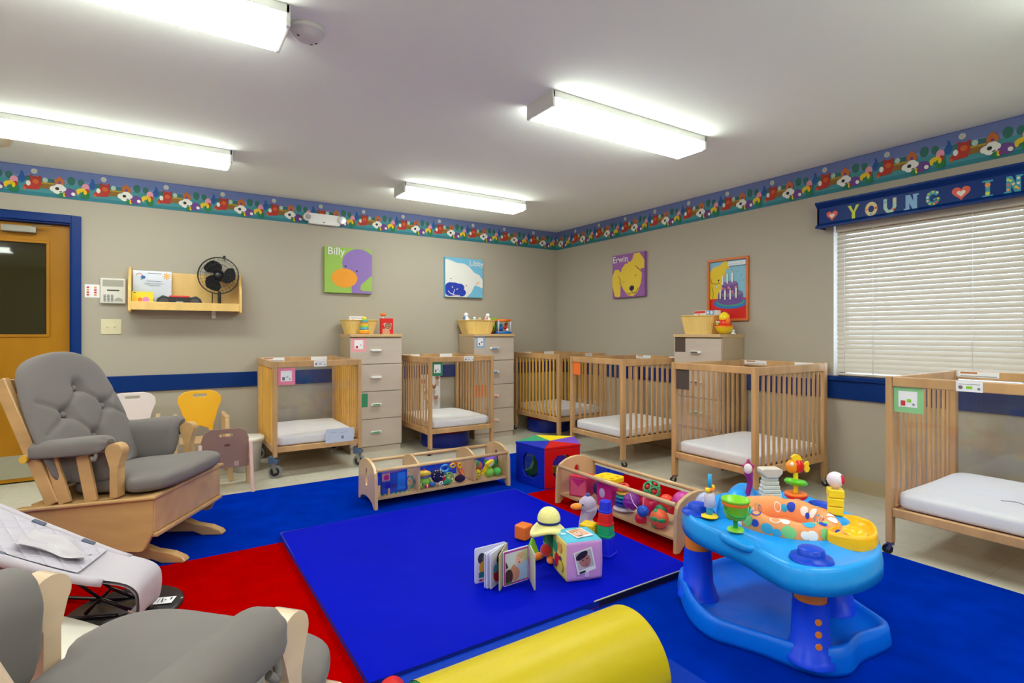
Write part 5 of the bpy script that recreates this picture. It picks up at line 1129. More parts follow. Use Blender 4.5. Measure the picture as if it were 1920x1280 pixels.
# ================================================================== TOYS ON THE PLAY MAT
MZ = .050
bkt = thing('board_book', 'board book standing open in a zigzag on the mat, baby photos on its pages', 'book', (-3.0, -3.5, MZ))
def leaf(a, b, h, name, art=None, th=.004, m=None):
    a = Vector((a[0] + 3.0, a[1] + 3.5, 0)); b = Vector((b[0] + 3.0, b[1] + 3.5, 0)); u = (b - a); L_ = u.length; u.normalize(); n = Vector((u.y, -u.x, 0))
    mb = MB(); T = Matrix(((u.x, -n.x, 0, a.x), (u.y, -n.y, 0, a.y), (0, 0, 1, 0), (0, 0, 0, 1))); mb.T = T
    mb.prism(rrect(0, L_, 0, h, .008, 3), 0, th, m or C3(214, 214, 236, .5), 'y'); o = mb.build(name, bkt)
    if art: mb = MB(); A = Art(mb, a, u, (0, 0, 1), n, .0005); A.clip = (.003, L_ - .003, .003, h - .003); art(A, L_, h); mb.build('page_print', o)
skin = C3(200, 150, 122, .6); skin2 = C3(150, 96, 66, .6); hair = C3(40, 26, 22, .7)
def kid(A, w, h):
    A.ell(.42 * w, .68 * h, .24 * w, .16 * h, C3(30, 50, 70)); A.ell(.6 * w, .66 * h, .14 * w, .11 * h, skin2); A.ell(.5 * w, .42 * h, .24 * w, .18 * h, C3(210, 150, 40)); A.rect(.24 * w, .72 * w, .14 * h, .3 * h, C3(20, 110, 120)); A.ell(.35 * w, .07 * h, .12 * w, .03 * h, RED); A.ell(.62 * w, .08 * h, .12 * w, .03 * h, RED)
def kid2(A, w, h):
    A.ell(.6 * w, .7 * h, .25 * w, .2 * h, hair); A.ell(.66 * w, .66 * h, .15 * w, .13 * h, skin2); A.ell(.5 * w, .35 * h, .35 * w, .28 * h, C3(190, 20, 50)); A.ell(.3 * w, .5 * h, .16 * w, .12 * h, C3(60, 150, 190))
def babyp(A, w, h):
    A.rect(0, w, 0, h, C3(176, 50, 150, .6)); A.rect(.06 * w, .94 * w, .07 * h, .93 * h, C3(206, 212, 208, .6)); A.clip = (.06 * w, .94 * w, .07 * h, .93 * h)
    A.rect(.7 * w, w, .5 * h, h, C3(190, 196, 150)); A.ell(.74 * w, .34 * h, .26 * w, .3 * h, C3(170, 200, 236)); A.ell(.62 * w, .7 * h, .17 * w, .17 * h, C3(232, 190, 164, .6)); A.ell(.66 * w, .8 * h, .15 * w, .08 * h, C3(206, 170, 130))
    A.ell(.6 * w, .6 * h, .035 * w, .022 * h, C3(170, 60, 60)); A.ell(.55 * w, .7 * h, .018 * w, .012 * h, hair); A.ell(.67 * w, .72 * h, .018 * w, .012 * h, hair)
    A.ell(.4 * w, .32 * h, .2 * w, .22 * h, C3(196, 136, 106, .6), .4); A.ell(.18 * w, .26 * h, .16 * w, .22 * h, C3(60, 30, 26, .7)); A.ell(.36 * w, .5 * h, .1 * w, .06 * h, C3(196, 136, 106), .9); A.poly([(.08 * w, .5 * h), (.05 * w, .75 * h), (.16 * w, .55 * h)], C3(60, 30, 26)); A.ell(.2 * w, .06 * h, .16 * w, .06 * h, C3(60, 120, 60))
S_ = (-2.934, -3.415)
leaf((-3.096, -3.408), (S_[0] - .002, S_[1] + .004), .155, 'front_cover', lambda A, w, h: kid(A, w * .5, h)); leaf((-3.081, -3.470), S_, .153, 'page', None); leaf((-3.076, -3.480), (S_[0], S_[1] - .001), .153, 'page', None, .005); leaf((-3.066, -3.492), (S_[0], S_[1] - .003), .153, 'page', kid2)
leaf((-3.042, -3.528), (S_[0] + .003, S_[1] - .004), .155, 'page', None, .004, C3(178, 170, 130, .6)); leaf((-3.007, -3.502), (-2.868, -3.497), .152, 'page', babyp, .005); leaf((-2.866, -3.497), (-2.914, -3.605), .155, 'back_cover', None, .004, C3(196, 190, 170, .6))
# photo cube
a0 = Vector((-2.750, -3.618)); ux = Vector((-2.588 + 2.750, -3.668 + 3.618)).normalized(); ang = math.atan2(ux.y, ux.x)
pc = thing('photo_cube', 'soft cloth cube with a turquoise top, lilac side and baby photos in clear pockets', 'toy cube', (-2.750, -3.618, MZ), ang); s = .174
def cube_soft():
    mb = MB()
    def face(o, u, v, m):
        def f(a, b): 
            p = Vector(o) + Vector(u) * a + Vector(v) * b; c = Vector((s / 2, s / 2, s / 2)); d_ = (p - c); k = 1 + .05 * (1 - max(abs(2 * a - 1), abs(2 * b - 1)) ** 2); 
            return c + d_ * k * (1 - .02 * (abs(2 * a - 1) * abs(2 * b - 1)))
        mb.grid(f, 12, 12, m)
    X, Y, Z, O = (s, 0, 0), (0, s, 0), (0, 0, s), (0, 0, 0)
    face(O, X, Z, C3(208, 150, 214, .85)); face(O, Y, Z, C3(226, 206, 110, .85)); face((s, 0, 0), Y, Z, C3(120, 190, 120, .85)); face((0, s, 0), X, Z, C3(230, 120, 90, .85)); face((0, 0, s), X, Y, C3(84, 178, 206, .85)); face(O, X, Y, C3(230, 220, 120, .85))
    return mb
cube_soft().build('cube_body', pc)
def photo(A, m_face, m_bg, dark):
    A.rect(-.036, .036, -.042, .040, m_paper); A.rect(-.031, .031, -.028, .036, m_bg); A.clip = (-.031, .031, -.028, .036); A.ell(.0, .002, .022, .027, m_face, .3); A.ell(-.008, .022, .026, .012, dark, .3); A.ell(-.007, .004, .004, .0015, hair); A.ell(.009, .006, .004, .0015, hair); A.ell(.002, -.006, .003, .002, C3(150, 90, 80)); A.ell(.003, -.014, .006, .002, C3(150, 70, 80)); A.clip = None; A.rect(-.03, -.006, -.038, -.032, BLK)
mb = MB(); A = Art(mb, (s / 2 - .002, -.006, s * .52), Vector((math.cos(.22), 0, math.sin(.22))) * 1.25, Vector((-math.sin(.22), 0, math.cos(.22))) * 1.25, (0, -1, 0), .0006); photo(A, C3(176, 118, 112, .5), C3(190, 180, 190), C3(34, 24, 40)); mb.build('photo', pc)
mb = MB(); A = Art(mb, (s / 2 + .01, s / 2, s + .006), (1.2, .25, 0), (-.25, 1.2, 0), (0, 0, 1), .0006); photo(A, C3(232, 190, 170, .5), C3(220, 170, 140), C3(200, 150, 110)); mb.build('photo', pc)
mb = MB(); A = Art(mb, (-.006, s / 2, s / 2), (0, -1, 0), (0, 0, 1), (-1, 0, 0), .0006)
for x, z, r_, m in ((-.04, .03, .03, GRN), (.02, .045, .026, C3(230, 160, 60)), (-.01, -.02, .032, RED), (.035, -.03, .028, C3(220, 200, 60)), (-.045, -.05, .02, C3(90, 60, 120)), (.03, .0, .012, C3(60, 60, 80))): A.ell(x, z, r_, r_ * .9, m)
mb.build('animal_print', pc)
mb = MB(); mb.box(s * .48, s * .6, -.010, -.004, .018, .04, C3(206, 180, 226)); mb.build('pull_tab', pc, bevel=.001)
mb = MB(); mb.prism(rrect(.01, .036, s * .5, s * .62, .008, 3), s + .003, s + .007, C3(180, 220, 240)); mb.build('white_tab', pc)
# stacking cups
t = thing('stacking_cups', 'tower of stacked blue, red, green and blue square cups on the play mat', 'toy', (-2.385, -3.475, MZ), R(20))
z = 0
for w0, w1, h_, m in ((.098, .080, .09, C3(16, 30, 226)), (.082, .070, .058, C3(20, 160, 110)), (.074, .060, .060, C3(214, 14, 22)), (.060, .048, .056, C3(18, 44, 220))):
    mb = MB(); n = 32
    def rg(w, zz): return [(w / 2 * sgp(math.cos(2 * PI * i / n), .45), w / 2 * sgp(math.sin(2 * PI * i / n), .45), zz) for i in range(n)]
    rows = [rg(w0, z), rg(w0, z + .008), rg(w0 * .93, z + .01), rg((w0 * .93 + w1) / 2, z + h_ * .55), rg(w1, z + h_ - .003), rg(w1 * .94, z + h_)]
    mb.add([v for r_ in rows for v in r_], [(i * n + j, i * n + (j + 1) % n, (i + 1) * n + (j + 1) % n, (i + 1) * n + j) for i in range(5) for j in range(n)], m, False); mb.add(rows[-1], [tuple(range(n))], m); mb.add(rows[0], [tuple(range(n))[::-1]], m)
    mb.build('cup', t); z += h_
# bumpy blocks
def bumpy(label, loc, rz, s_, m, pyr=False):
    t = thing('bumpy_block', label, 'toy block', loc, rz); mb = MB()
    if pyr: mb.lathe([(s_ * .62, 0), (s_ * .6, s_ * .15), (s_ * .12, s_ * 1.25), (0, s_ * 1.3)], m, n=4, smooth=False)
    else: mb.box(-s_ / 2, s_ / 2, -s_ / 2, s_ / 2, 0, s_, m)
    mb.build('block_body', t, bevel=s_ * .12, seg=3); mb = MB(); k = 6
    if pyr:
        for fz in range(7):
            zz = s_ * (.1 + .16 * fz); r_ = s_ * .62 * (1 - fz / 7.6)
            mb.lathe([(r_ * .99, 0), (r_ * 1.06, s_ * .03), (r_ * .97, s_ * .06)], m, (0, 0, zz), 4, smooth=False)
    else:
        for i in range(k):
            for j in range(k):
                a, b_ = (-.5 + (i + .5) / k) * s_ * .86, (-.5 + (j + .5) / k) * s_ * .86
                for p_ in ((a, -s_ / 2, s_ / 2 + b_), (s_ / 2, a, s_ / 2 + b_), (-s_ / 2, a, s_ / 2 + b_), (a, b_, s_)): mb.ball(p_, s_ * .035, m, 6, 4)
    mb.build('nubs', t); return t
bumpy('orange bumpy rubber block on the mat behind the board book', (-2.615, -3.085, MZ), R(20), .075, C3(240, 120, 20, .4))
bumpy('lime green bumpy cone block beside the hat duck', (-2.705, -3.295, MZ), R(30), .068, C3(130, 206, 40, .4), True)
bumpy('yellow bumpy rubber block behind the photo cube', (-2.44, -3.41, MZ), R(10), .075, C3(236, 204, 20, .4))
MB().box(-.034, .034, -.034, .034, 0, .072, C3(236, 204, 20, .4)).build
bumpy('yellow bumpy rubber block set on another one behind the photo cube', (-2.445, -3.415, MZ + .078), R(24), .07, C3(230, 196, 20, .4))
# plush duck with hat
m_pl = lambda r, g, b: M('plush_%d_%d_%d' % (r, g, b), (r, g, b), .95, bump=(.5, 90, .004), sheen=.5)
t = thing('plush_duck', 'plush duck in a green coat and floppy yellow hat, slumped against the photo cube', 'plush toy', (-2.655, -3.392, MZ), R(-150))
mb = MB(); mb.tube(spl([(.0, 0, .02), (-.01, 0, .07), (.015, 0, .12), (.03, 0, .165)]), [.035, .042, .045, .046, .046, .045, .042, .04, .037, .035, .033, .031, .03, .029, .028, .027, .026, .025, .022], m_pl(24, 150, 70), 16); mb.tube(spl([(.0, -.03, .1), (-.05, -.045, .06), (-.075, -.05, .03)]), [.02] * 5 + [.024] * 8, m_pl(24, 150, 70), 12); mb.build('coat', t)
mb = MB(); mb.ball((.045, 0, .185), (.036, .036, .032), m_pl(236, 226, 150)); mb.build('head', t)
mb = MB(); mb.ball((.083, 0, .178), (.025, .02, .009), ORA); mb.build('bill', t)
def brim(u, v): a = 2 * PI * u; r_ = .04 + .042 * v; return (.045 + r_ * math.cos(a), r_ * math.sin(a), .2 - .034 * v + .018 * math.sin(2 * a + .5) * v)
def brim2(u, v): p_ = brim(u, v); return (p_[0], p_[1], p_[2] - .012)
my = m_pl(240, 232, 150); mb = MB(); mb.grid(brim, 40, 8, my, wrap_u=True); mb.grid(brim2, 40, 8, my, wrap_u=True); mb.tube([(brim(i / 40, 1)[0], brim(i / 40, 1)[1], brim(i / 40, 1)[2] - .006) for i in range(40)], .0095, my, 8, closed=True); mb.build('hat_brim', t)
mb = MB(); mb.ball((.045, 0, .215), (.055, .055, .056), my, 26, 16); mb.build('hat_crown', t)
mb = MB(); mb.lathe([(.0555, 0), (.0562, .012)], C3(24, 40, 120, .8), (.045, 0, .198), 30); mb.build('hat_band', t)
for s_ in (-1, 1): mb = MB(); mb.ball((.03, s_ * .035 - .03, .016), (.045, .022, .016), m_pl(240, 120, 24), rot=Matrix.Rotation(R(s_ * 20), 3, 'Z')); mb.build('foot', t)
mb = MB(); mb.ball((.03, -.02, .055), (.03, .03, .03), m_pl(200, 30, 24)); mb.build('red_trousers', t)
t = thing('plush_goose', 'grey lilac plush goose with an orange bill behind the photo cube', 'plush toy', (-2.365, -3.305, MZ), R(160)); mg = m_pl(176, 164, 196)
mb = MB(); mb.tube(spl([(-.03, 0, .03), (-.01, 0, .07), (.0, 0, .12), (-.015, 0, .165), (-.01, 0, .195)]), [.04, .05, .055, .058, .06, .058, .055, .05, .046, .042, .038, .036, .034, .033, .034, .036, .038, .04, .042, .043, .042, .04, .036, .03, .02], mg, 18); mb.ball((-.008, 0, .196), (.046, .042, .046), mg); mb.build('body', t)
mb = MB(); mb.ball((.052, 0, .19), (.035, .024, .016), m_pl(244, 140, 24)); mb.build('bill', t)
for s_ in (-1, 1): mb = MB(); mb.ball((-.01, s_ * .055, .085), (.03, .018, .045), mg, rot=Matrix.Rotation(R(s_ * 25), 3, 'X')); mb.build('wing', t); mb = MB(); mb.ball((.03, s_ * .03, .205), .005, BLK, 8, 6); mb.build('eye', t)
mb = MB(); mb.ball((-.01, 0, .245), (.012, .01, .012), m_pl(40, 80, 150)); mb.build('tuft', t)

# ================================================================== BABY ACTIVITY STATION
EX = thing('activity_saucer', 'blue standing baby activity saucer with an orange dotted seat and toys', 'activity center', (-2.2, -4.3, .012)); ex = lambda p: (p[0] + 2.2, p[1] + 4.3)
m_eb = M('saucer_blue', (0, 112, 240), .36, spec=.3, vary=(.03, 4)); m_el = M('saucer_light_blue', (24, 152, 240), .33, spec=.35); m_eo = C3(240, 136, 36, .35); m_ed = C3(2, 66, 205, .35, spec=.3)
bo = spl([(-2.291, -3.85, 0), (-2.376, -3.925, 0), (-2.50, -4.077, 0), (-2.54, -4.2, 0), (-2.511, -4.288, 0), (-2.476, -4.38, 0), (-2.45, -4.49, 0), (-2.41, -4.56, 0), (-2.33, -4.60, 0), (-2.226, -4.589, 0), (-2.12, -4.60, 0), (-2.03, -4.60, 0), (-1.975, -4.545, 0), (-1.91, -4.42, 0), (-1.86, -4.33, 0), (-1.82, -4.23, 0), (-1.80, -4.13, 0), (-1.83, -4.01, 0), (-1.90, -3.93, 0), (-2.0, -3.88, 0), (-2.12, -3.865, 0), (-2.21, -3.84, 0)], 5, True)
bo = [ex(p) for p in bo]; cb = (-.01, .05)
def off(poly, c, k): return [(c[0] + (p[0] - c[0]) * k, c[1] + (p[1] - c[1]) * k) for p in poly]
def loft(mb, rings, m, cap=False, capb=False):
    n = len(rings[0]); mb.add([v for r_ in rings for v in r_], [(i * n + j, i * n + (j + 1) % n, (i + 1) * n + (j + 1) % n, (i + 1) * n + j) for i in range(len(rings) - 1) for j in range(n)], m, True)
    if cap: mb.add(rings[-1], [tuple(range(n))], m)
    if capb: mb.add(rings[0], [tuple(range(n))[::-1]], m)
def rz_(poly, z, wob=0): return [(p[0], p[1], z + (wob * math.sin(math.atan2(p[1] - cb[1], p[0] - cb[0]) * 3 + .6) if wob else 0)) for p in poly]
mb = MB(); R0 = [(off(bo, cb, .99), .002, 0), (bo, .02, 0), (off(bo, cb, .985), .06, 0), (off(bo, cb, .97), .085, .01), (off(bo, cb, .93), .088, .01), (off(bo, cb, .90), .07, .006), (off(bo, cb, .84), .04, 0), (off(bo, cb, .6), .03, 0), (off(bo, cb, .3), .028, 0), (off(bo, cb, .06), .04, 0)]
FL = [(x_, y_, z_ + (.002 * math.cos(14 * math.atan2(y_ - cb[1], x_ - cb[0])) if k_ in (7,) else 0)) for k_ in range(len(R0)) for (x_, y_, z_) in rz_(*R0[k_])]
n_ = len(bo); loft(mb, [FL[k_ * n_:(k_ + 1) * n_] for k_ in range(len(R0))], m_eb, True, True); mb.build('base_tray', EX)
legs = [(-2.387, -4.495), (-2.345, -4.0), (-1.975, -4.375)]
for i, l in enumerate(legs):
    x, y = ex(l); z0 = .03
    mb = MB(); mb.lathe([(.084, 0), (.078, .02), (.073, .022), (.071, .04), (.066, .042), (.064, .06), (.061, .062), (.056, .19), (.054, .205)], C3(0, 66, 236, .36, spec=.25), (x, y, z0), 36); g = mb.build('leg', EX)
    mb = MB(); mb.lathe([(.0515, 0), (.0505, .115)], m_eo, (x, y, .225), 32); mb.build('leg_collar', g)
    d_ = Vector((-4.257 + 2.2 - x, -5.49 + 4.3 - y, 0)).normalized(); d_ = Matrix.Rotation(R(24), 3, 'Z') @ d_
    for z, rz0 in (((.1, .0612), (.14, .0595), (.18, .0578)) if i == 0 else ()): mb = MB(); p_ = Vector((x, y, z)) + d_ * rz0; mb.cyl(tuple(p_ - d_ * .004), tuple(p_ + d_ * .002), .011, m_eo, 14); mb.build('height_button', g)
tp = [(-2.44, -4.00), (-2.50, -4.09), (-2.525, -4.2), (-2.53, -4.32), (-2.573, -4.45), (-2.59, -4.54), (-2.545, -4.61), (-2.46, -4.65), (-2.36, -4.665), (-2.24, -4.655), (-2.13, -4.61), (-2.03, -4.55), (-1.94, -4.47), (-1.875, -4.37), (-1.83, -4.26), (-1.80, -4.16), (-1.82, -4.08), (-1.89, -4.0), (-2.0, -3.955), (-2.12, -3.93), (-2.24, -3.925), (-2.36, -3.94)]
tp = [ex(p) for p in spl([(a, b, 0) for a, b in tp], 5, True)]; ct = (-.02, .0)
sc0 = ex((-2.225, -4.315))     # seat centre
def mixp(poly, c, r_, k):
    out = []
    for p in poly:
        a = math.atan2(p[1] - c[1], p[0] - c[0]); q = (c[0] + r_ * math.cos(a), c[1] + r_ * math.sin(a)); out.append((p[0] * (1 - k) + q[0] * k, p[1] * (1 - k) + q[1] * k))
    return out
mb = MB(); rings = [rz_(off(tp, ct, .97), .325), rz_(tp, .325), rz_(off(tp, ct, 1.0), .36), rz_(off(tp, ct, .985), .395), rz_(off(tp, ct, .955), .41), rz_(off(tp, ct, .92), .405), rz_(mixp(off(tp, ct, .9), sc0, .215, .35), .398), rz_(mixp(tp, sc0, .215, .8), .405), rz_(mixp(tp, sc0, .2, 1), .415), rz_(mixp(tp, sc0, .19, 1), .40), rz_(mixp(tp, sc0, .19, 1), .33), rz_(off(mixp(tp, sc0, .2, 1), sc0, 1.05), .33)]
loft(mb, rings, m_el); mb.build('play_tray', EX)
for (a, b) in ((-2.40, -4.045), (-2.475, -4.545), (-1.97, -4.31)):
    x, y = ex((a, b)); mb = MB(); mb.lathe([(.066, .0), (.062, .009), (.044, .012), (.042, .018), (.039, .034), (.03, .038), (0, .039)], m_ed, (x, y, .405), 36); mb.build('leg_cap', EX)
for (a, b, sx_, sy_, h_, rz) in ((-2.34, -4.13, .06, .03, .10, 20), (-2.51, -4.31, .085, .045, .022, 80), (-2.09, -4.03, .14, .05, .07, 20), (-2.10, -4.44, .06, .05, .05, 0)):
    x, y = ex((a, b)); mb = MB(); mb.ball((x, y, .395), (sx_, sy_, h_), m_el, 24, 14, rot=Matrix.Rotation(R(rz), 3, 'Z'), e=.8); mb.build('tray_hump', EX)
# seat ring, patterned
m_so = M('seat_orange', (240, 160, 104), .85, bump=(.2, 60, .003))
def tor(a, b, r0=.152, rr=.038, zc=.408):
    q = 2 * PI * a; w_ = 2 * PI * b; pr = rr * (1 + .05 * math.sin(9 * q)); r_ = r0 + pr * math.cos(w_)
    return (sc0[0] + r_ * math.cos(q), sc0[1] + r_ * math.sin(q), zc + pr * 1.45 * math.sin(w_) + .008 * math.sin(q - .6))
mb = MB(); mb.grid(lambda a, b: tor(a, b), 72, 24, m_so, wrap_u=True); g = mb.build('seat_ring', EX)
mb = MB(); mb.lathe([(.125, .44), (.118, .40), (.11, .33), (.09, .26), (.05, .225), (0, .22)], m_so, (sc0[0], sc0[1], 0), 36); mb.nonorm = True; mb.build('seat_bucket', EX)
rn = random.Random(11); pal = [C3(236, 236, 236, .8), C3(30, 70, 200, .8), C3(50, 170, 220, .8), C3(120, 200, 130, .8)]
def decal_t(a0, b0, ra, rb_, m, ringy, lift):
    # closed patch on the torus surface; ring = annulus
    n = 18; cen = Vector(tor(a0, b0)); da = (Vector(tor(a0 + .002, b0)) - cen).normalized(); db = (Vector(tor(a0, b0 + .005)) - cen).normalized(); 
    def on(ux, uy):
        a = a0 + ux / (2 * PI * .155); b = b0 + uy / (2 * PI * .044); p_ = Vector(tor(a, b)); q = Vector(tor(a, b, .152, .038 + .004)); nrm_ = (q - p_).normalized(); return p_ + nrm_ * lift
    vs = []; fs = []
    rads = (.78, 1.0) if ringy else (0.02, .35, .7, 1.0)
    for r_ in rads:
        for i in range(n): t_ = 2 * PI * i / n; vs.append(on(ra * r_ * math.cos(t_), rb_ * r_ * math.sin(t_)))
    for k in range(len(rads) - 1):
        for i in range(n): fs.append((k * n + i, k * n + (i + 1) % n, (k + 1) * n + (i + 1) % n, (k + 1) * n + i))
    mb.add(vs, fs, m, True)
mb = MB(); mb.nonorm = True
for i in range(30):
    for b0 in (.04, .22, .42):
        if rn.random() < .2: continue
        ring_ = rn.random() < .4; sz = rn.uniform(.012, .021); decal_t(i / 30 + rn.uniform(-.01, .01) + (.016 if b0 == .22 else 0), b0 + rn.uniform(-.04, .04), sz, sz * .9, rn.choice(pal), ring_, .0012 + .0004 * (i % 3))
mb.build('dot_pattern', g)
# hanging seat bottom below the tray
mb = MB(); mb.lathe([(.11, .33), (.1, .26), (.06, .2), (.0, .19)], m_so, (sc0[0], sc0[1], 0), 30); mb.build('seat_sling', EX)
# yellow snack tray
x, y = ex((-2.16, -4.51)); mb = MB(); T = Matrix.Translation((x, y, .40)) @ Matrix.Rotation(R(-62), 4, 'Z'); mb.T = T
ty = [(-.06, -.125), (.02, -.135), (.07, -.10), (.09, -.04), (.09, .05), (.07, .11), (.02, .14), (-.05, .13), (-.075, .09), (-.04, .04), (-.035, -.03), (-.065, -.08)]; ty = [(p.x, p.y) for p in spl([(a, b, 0) for a, b in ty], 4, True)]
loft(mb, [[(p[0] * k, p[1] * k, z) for p in ty] for k, z in ((1.0, 0), (.97, .035), (.95, .045), (.9, .047), (.84, .04), (.8, .028), (.3, .026))], C3(250, 188, 16, .3), True); mb.build('snack_tray', EX)
mb = MB(); mb.T = T; mb.lathe([(.036, .036), (.03, .044), (.026, .03), (0, .028)], C3(250, 188, 16, .3), (.02, -.045, 0), 26, sy=1.3); mb.build('cup_ring', EX)
# toys on the tray
def base_disc(x, y, z, r_=.034, m=YEL): mb = MB(); mb.lathe([(r_, 0), (r_ * .95, .006), (r_ * .4, .009), (0, .009)], m, (x, y, z), 24); return mb.build('toy_mount', EX)
x, y = ex((-2.415, -4.11)); z = .41; b0 = base_disc(x, y, z)
mb = MB(); mb.cyl((x, y, z), (x, y, z + .05), .013, C3(50, 170, 220)); mb.build('post', b0)
mb = MB(); mb.lathe([(.012, .0), (.021, .004), (.021, .05), (.014, .062), (0, .062)], C3(214, 206, 232), (x, y, z + .035), 18); mb.build('white_barrel', b0)
mb = MB(); mb.lathe([(.006, 0), (.019, .004), (.019, .012), (.006, .016)], ORA, (x, y, z + .1), 18); mb.build('orange_collar', b0)
for dx, dy in ((-.024, -.01), (.026, .006)): mb = MB(); mb.ball((x + dx, y + dy, z + .11), (.014, .008, .011), YEL, 12, 8); mb.build('petal', b0)
mb = MB(); mb.tube([(x, y, z + .11), (x + .002, y, z + .168)], [.009, .007], C3(30, 160, 220)); mb.build('straw', b0); mb = MB(); mb.ball((x + .015, y + .01, z + .13), (.01, .01, .01), C3(170, 70, 180), 10, 8); mb.build('purple_bead', b0)
x, y = ex((-2.50, -4.285)); z = .425; b0 = base_disc(x, y, z, .03, C3(130, 210, 60))
mb = MB(); mb.cyl((x, y, z), (x, y, z + .045), .008, C3(20, 170, 90)); mb.build('post', b0)
mb = MB(); mb.lathe([(0, .042), (.034, .044), (.038, .06), (.046, .105), (.05, .108), (.05, .115), (.044, .115), (.036, .06), (0, .055)], C3(130, 206, 40, .3), (x, y, z), 32); mb.build('bucket', b0)
mb = MB(); mb.lathe([(.0455, .093), (.0475, .1), (.0465, .104)], ORA, (x, y, z), 32); mb.build('bucket_band', b0)
mb = MB(); d_ = Vector((-.65, -.76, 0)); s_ = Vector((.76, -.65, 0)); mb.tube([Vector((x, y, z + .095)) + s_ * (.046 * math.cos(a)) + d_ * (.047) + Vector((0, 0, -.034 * math.sin(a))) - d_ * (.03 * abs(math.cos(a)) ** 3) for a in [PI * i / 14 for i in range(15)]], .003, C3(20, 160, 60), 8); mb.build('bucket_handle', b0)
x, y = ex((-2.118, -4.085)); z = .392; b0 = base_disc(x, y, z, .03)
mb = MB(); mb.tube(spl([(x, y, z), (x - .004, y, z + .05), (x + .006, y - .004, z + .10), (x + .002, y, z + .15)]), [.015, .012, .011, .010, .010, .010, .010, .010, .011, .011, .012, .012, .012, .012, .013, .014, .016, .018, .018], C3(130, 26, 130, .3), 14); mb.build('wand_stem', b0)
mb = MB(); v = Vector((x, y, z + .165)); st_ = []
for i in range(10): r_ = .042 if i % 2 == 0 else .025; a = PI / 2 + 2 * PI * i / 10; st_.append((r_ * math.cos(a) * .7, r_ * math.sin(a)))
mb.T = Matrix.Translation(v) @ Matrix.Rotation(R(-35), 4, 'Z'); mb.prism(st_, -.008, .008, C3(170, 36, 110, .35), 'y'); mb.build('star_head', b0, bevel=.004)
mb = MB(); mb.T = Matrix.Translation(v) @ Matrix.Rotation(R(-35), 4, 'Z'); mb.ball((-.006, -.012, 0), (.018, .012, .022), C3(226, 220, 232), 16, 12); mb.build('mirror_bead', b0)
x, y = ex((-1.962, -4.088)); z = .392
mb = MB(); mb.T = Matrix.Translation((x, y, z)) @ Matrix.Rotation(R(-33), 4, 'Z')
for i in range(6): w_ = .046 - .003 * i; mb.box(-w_, w_, -w_ * .6, w_ * .6, .018 * i, .018 * i + .0165, C3(226, 222, 206, .5))
g = mb.build('tower', EX, bevel=.003)
mb = MB(); mb.T = Matrix.Translation((x, y, z)) @ Matrix.Rotation(R(-33), 4, 'Z'); mb.prism([(-.028, .108), (.028, .108), (.046, .126), (.046, .142), (.036, .146), (-.036, .146), (-.046, .142), (-.046, .126)], -.028, .028, C3(216, 206, 196, .5), 'y'); mb.build('tower_top', g, bevel=.003)
x, y = ex((-2.025, -4.242)); z = .39; b0 = base_disc(x, y, z, .032, C3(220, 30, 60))
mb = MB(); mb.lathe([(.02, 0), (.012, .035), (.009, .06), (.009, .17)], YEL, (x, y, z), 18); mb.build('post', b0)
mb = MB(); mb.lathe([(.0, .066), (.035, .068), (.044, .078), (.042, .085), (.0, .085)], ORA, (x, y, z), 30); mb.lathe([(.036, .062), (.044, .07), (.043, .077)], C3(214, 30, 30), (x, y, z), 30); mb.build('orange_ring', b0)
mb = MB(); mb.T = Matrix.Translation((x, y, z + .128)) @ Matrix.Rotation(R(10), 4, 'Y'); mb.lathe([(0, -.012), (.034, -.012), (.044, -.003), (.044, .003), (.036, .012), (.02, .014), (0, .008)], C3(90, 196, 30, .3), (0, 0, 0), 30); mb.build('green_ring', b0)
Tf = Matrix.Translation((x - .005, y, z + .195)) @ Matrix.Rotation(R(-30), 4, 'Z')
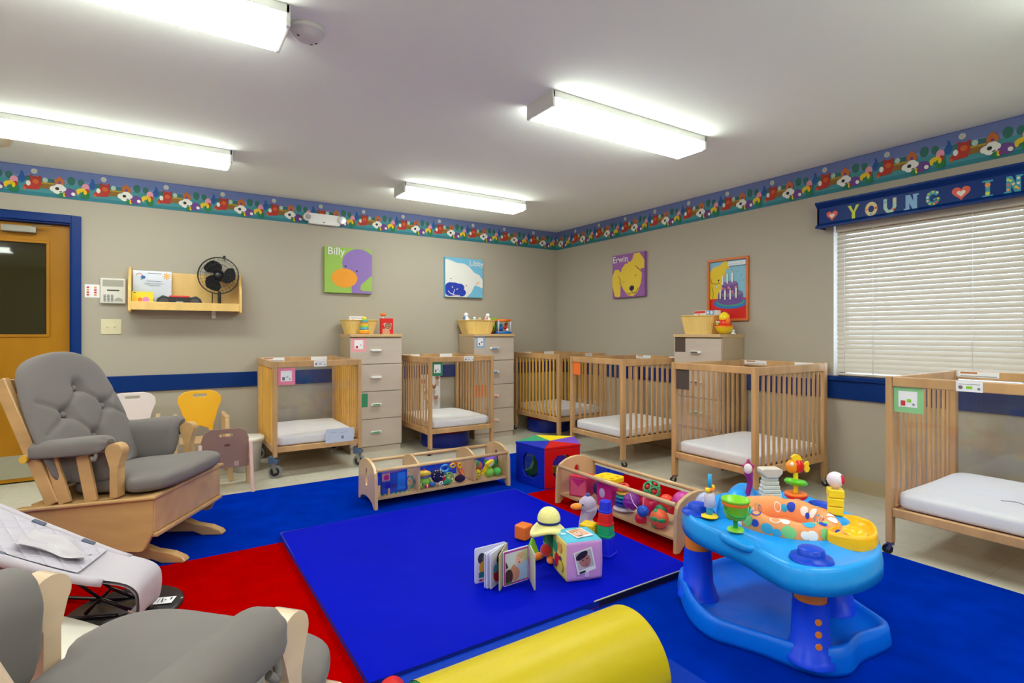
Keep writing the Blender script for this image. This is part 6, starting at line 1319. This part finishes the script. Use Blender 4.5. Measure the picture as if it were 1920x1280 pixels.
mb = MB(); mb.T = Tf; mb.ball((-.014, 0, 0), (.027, .018, .028), C3(246, 150, 24, .3)); mb.ball((.012, 0, 0), (.026, .02, .028), C3(220, 24, 20, .25)); f_ = mb.build('fish_body', b0)
for ps in ([(-.012, .024), (-.018, .04), (-.004, .05), (.01, .05), (.022, .042), (.03, .028), (.01, .02)], [(.032, .0), (.045, .018), (.055, .022), (.06, .012), (.056, .004), (.062, -.008), (.056, -.022), (.044, -.026), (.034, -.01)]): mb = MB(); mb.T = Tf; mb.prism(ps, -.006, .006, C3(246, 206, 20, .3), 'y'); mb.build('fin', f_, bevel=.002)
mb = MB(); mb.T = Tf; mb.ball((-.022, -.015, .012), (.008, .006, .009), WHT, 12, 8); mb.build('eye', f_)
x, y = ex((-2.075, -4.425)); z = .425; b0 = base_disc(x, y, z, .034, C3(80, 180, 220)); 
mb = MB(); mb.cyl((x, y, z), (x, y, z + .03), .008, C3(226, 170, 150)); mb.build('post', b0)
for k in range(3): mb = MB(); mb.T = Matrix.Translation((x, y, z + .022 + .033 * k)) @ Matrix.Rotation(R(24 + 6 * k), 4, 'Z'); mb.box(-.027, .027, -.027, .027, 0, .031, C3(240, 216, 40, .35)); mb.build('yellow_cube', b0, bevel=.004)
mb = MB(); mb.cyl((x, y, z + .12), (x, y, z + .13), .012, C3(236, 190, 210)); mb.build('neck', b0); mb = MB(); mb.ball((x, y, z + .153), .03, C3(230, 220, 236, .3), 22, 16); g = mb.build('rattle_ball', b0)
mb = MB(); v = Vector((-.35, -.94, .1)).normalized(); v2 = Matrix.Rotation(R(25), 3, 'Z') @ v; mb.ball(tuple(Vector((x, y, z + .153)) + v2 * .016), (.017, .017, .021), C3(206, 16, 60, .3), 16, 12); mb.build('red_window', g)
x, y = ex((-2.28, -3.99)); mb = MB(); mb.ball((x, y, .405), (.05, .04, .05), C3(170, 176, 210, .1), 22, 14); mb.build('clear_dome', EX)
# little bead on the carpet behind the saucer
t = tag(MB().ball((0, 0, .014), .012, C3(240, 200, 160, .4), 12, 8).build('bead', loc=(-1.99, -3.75, .012)), 'tiny pale bead on the carpet near the foot of the ball shelf', 'bead')
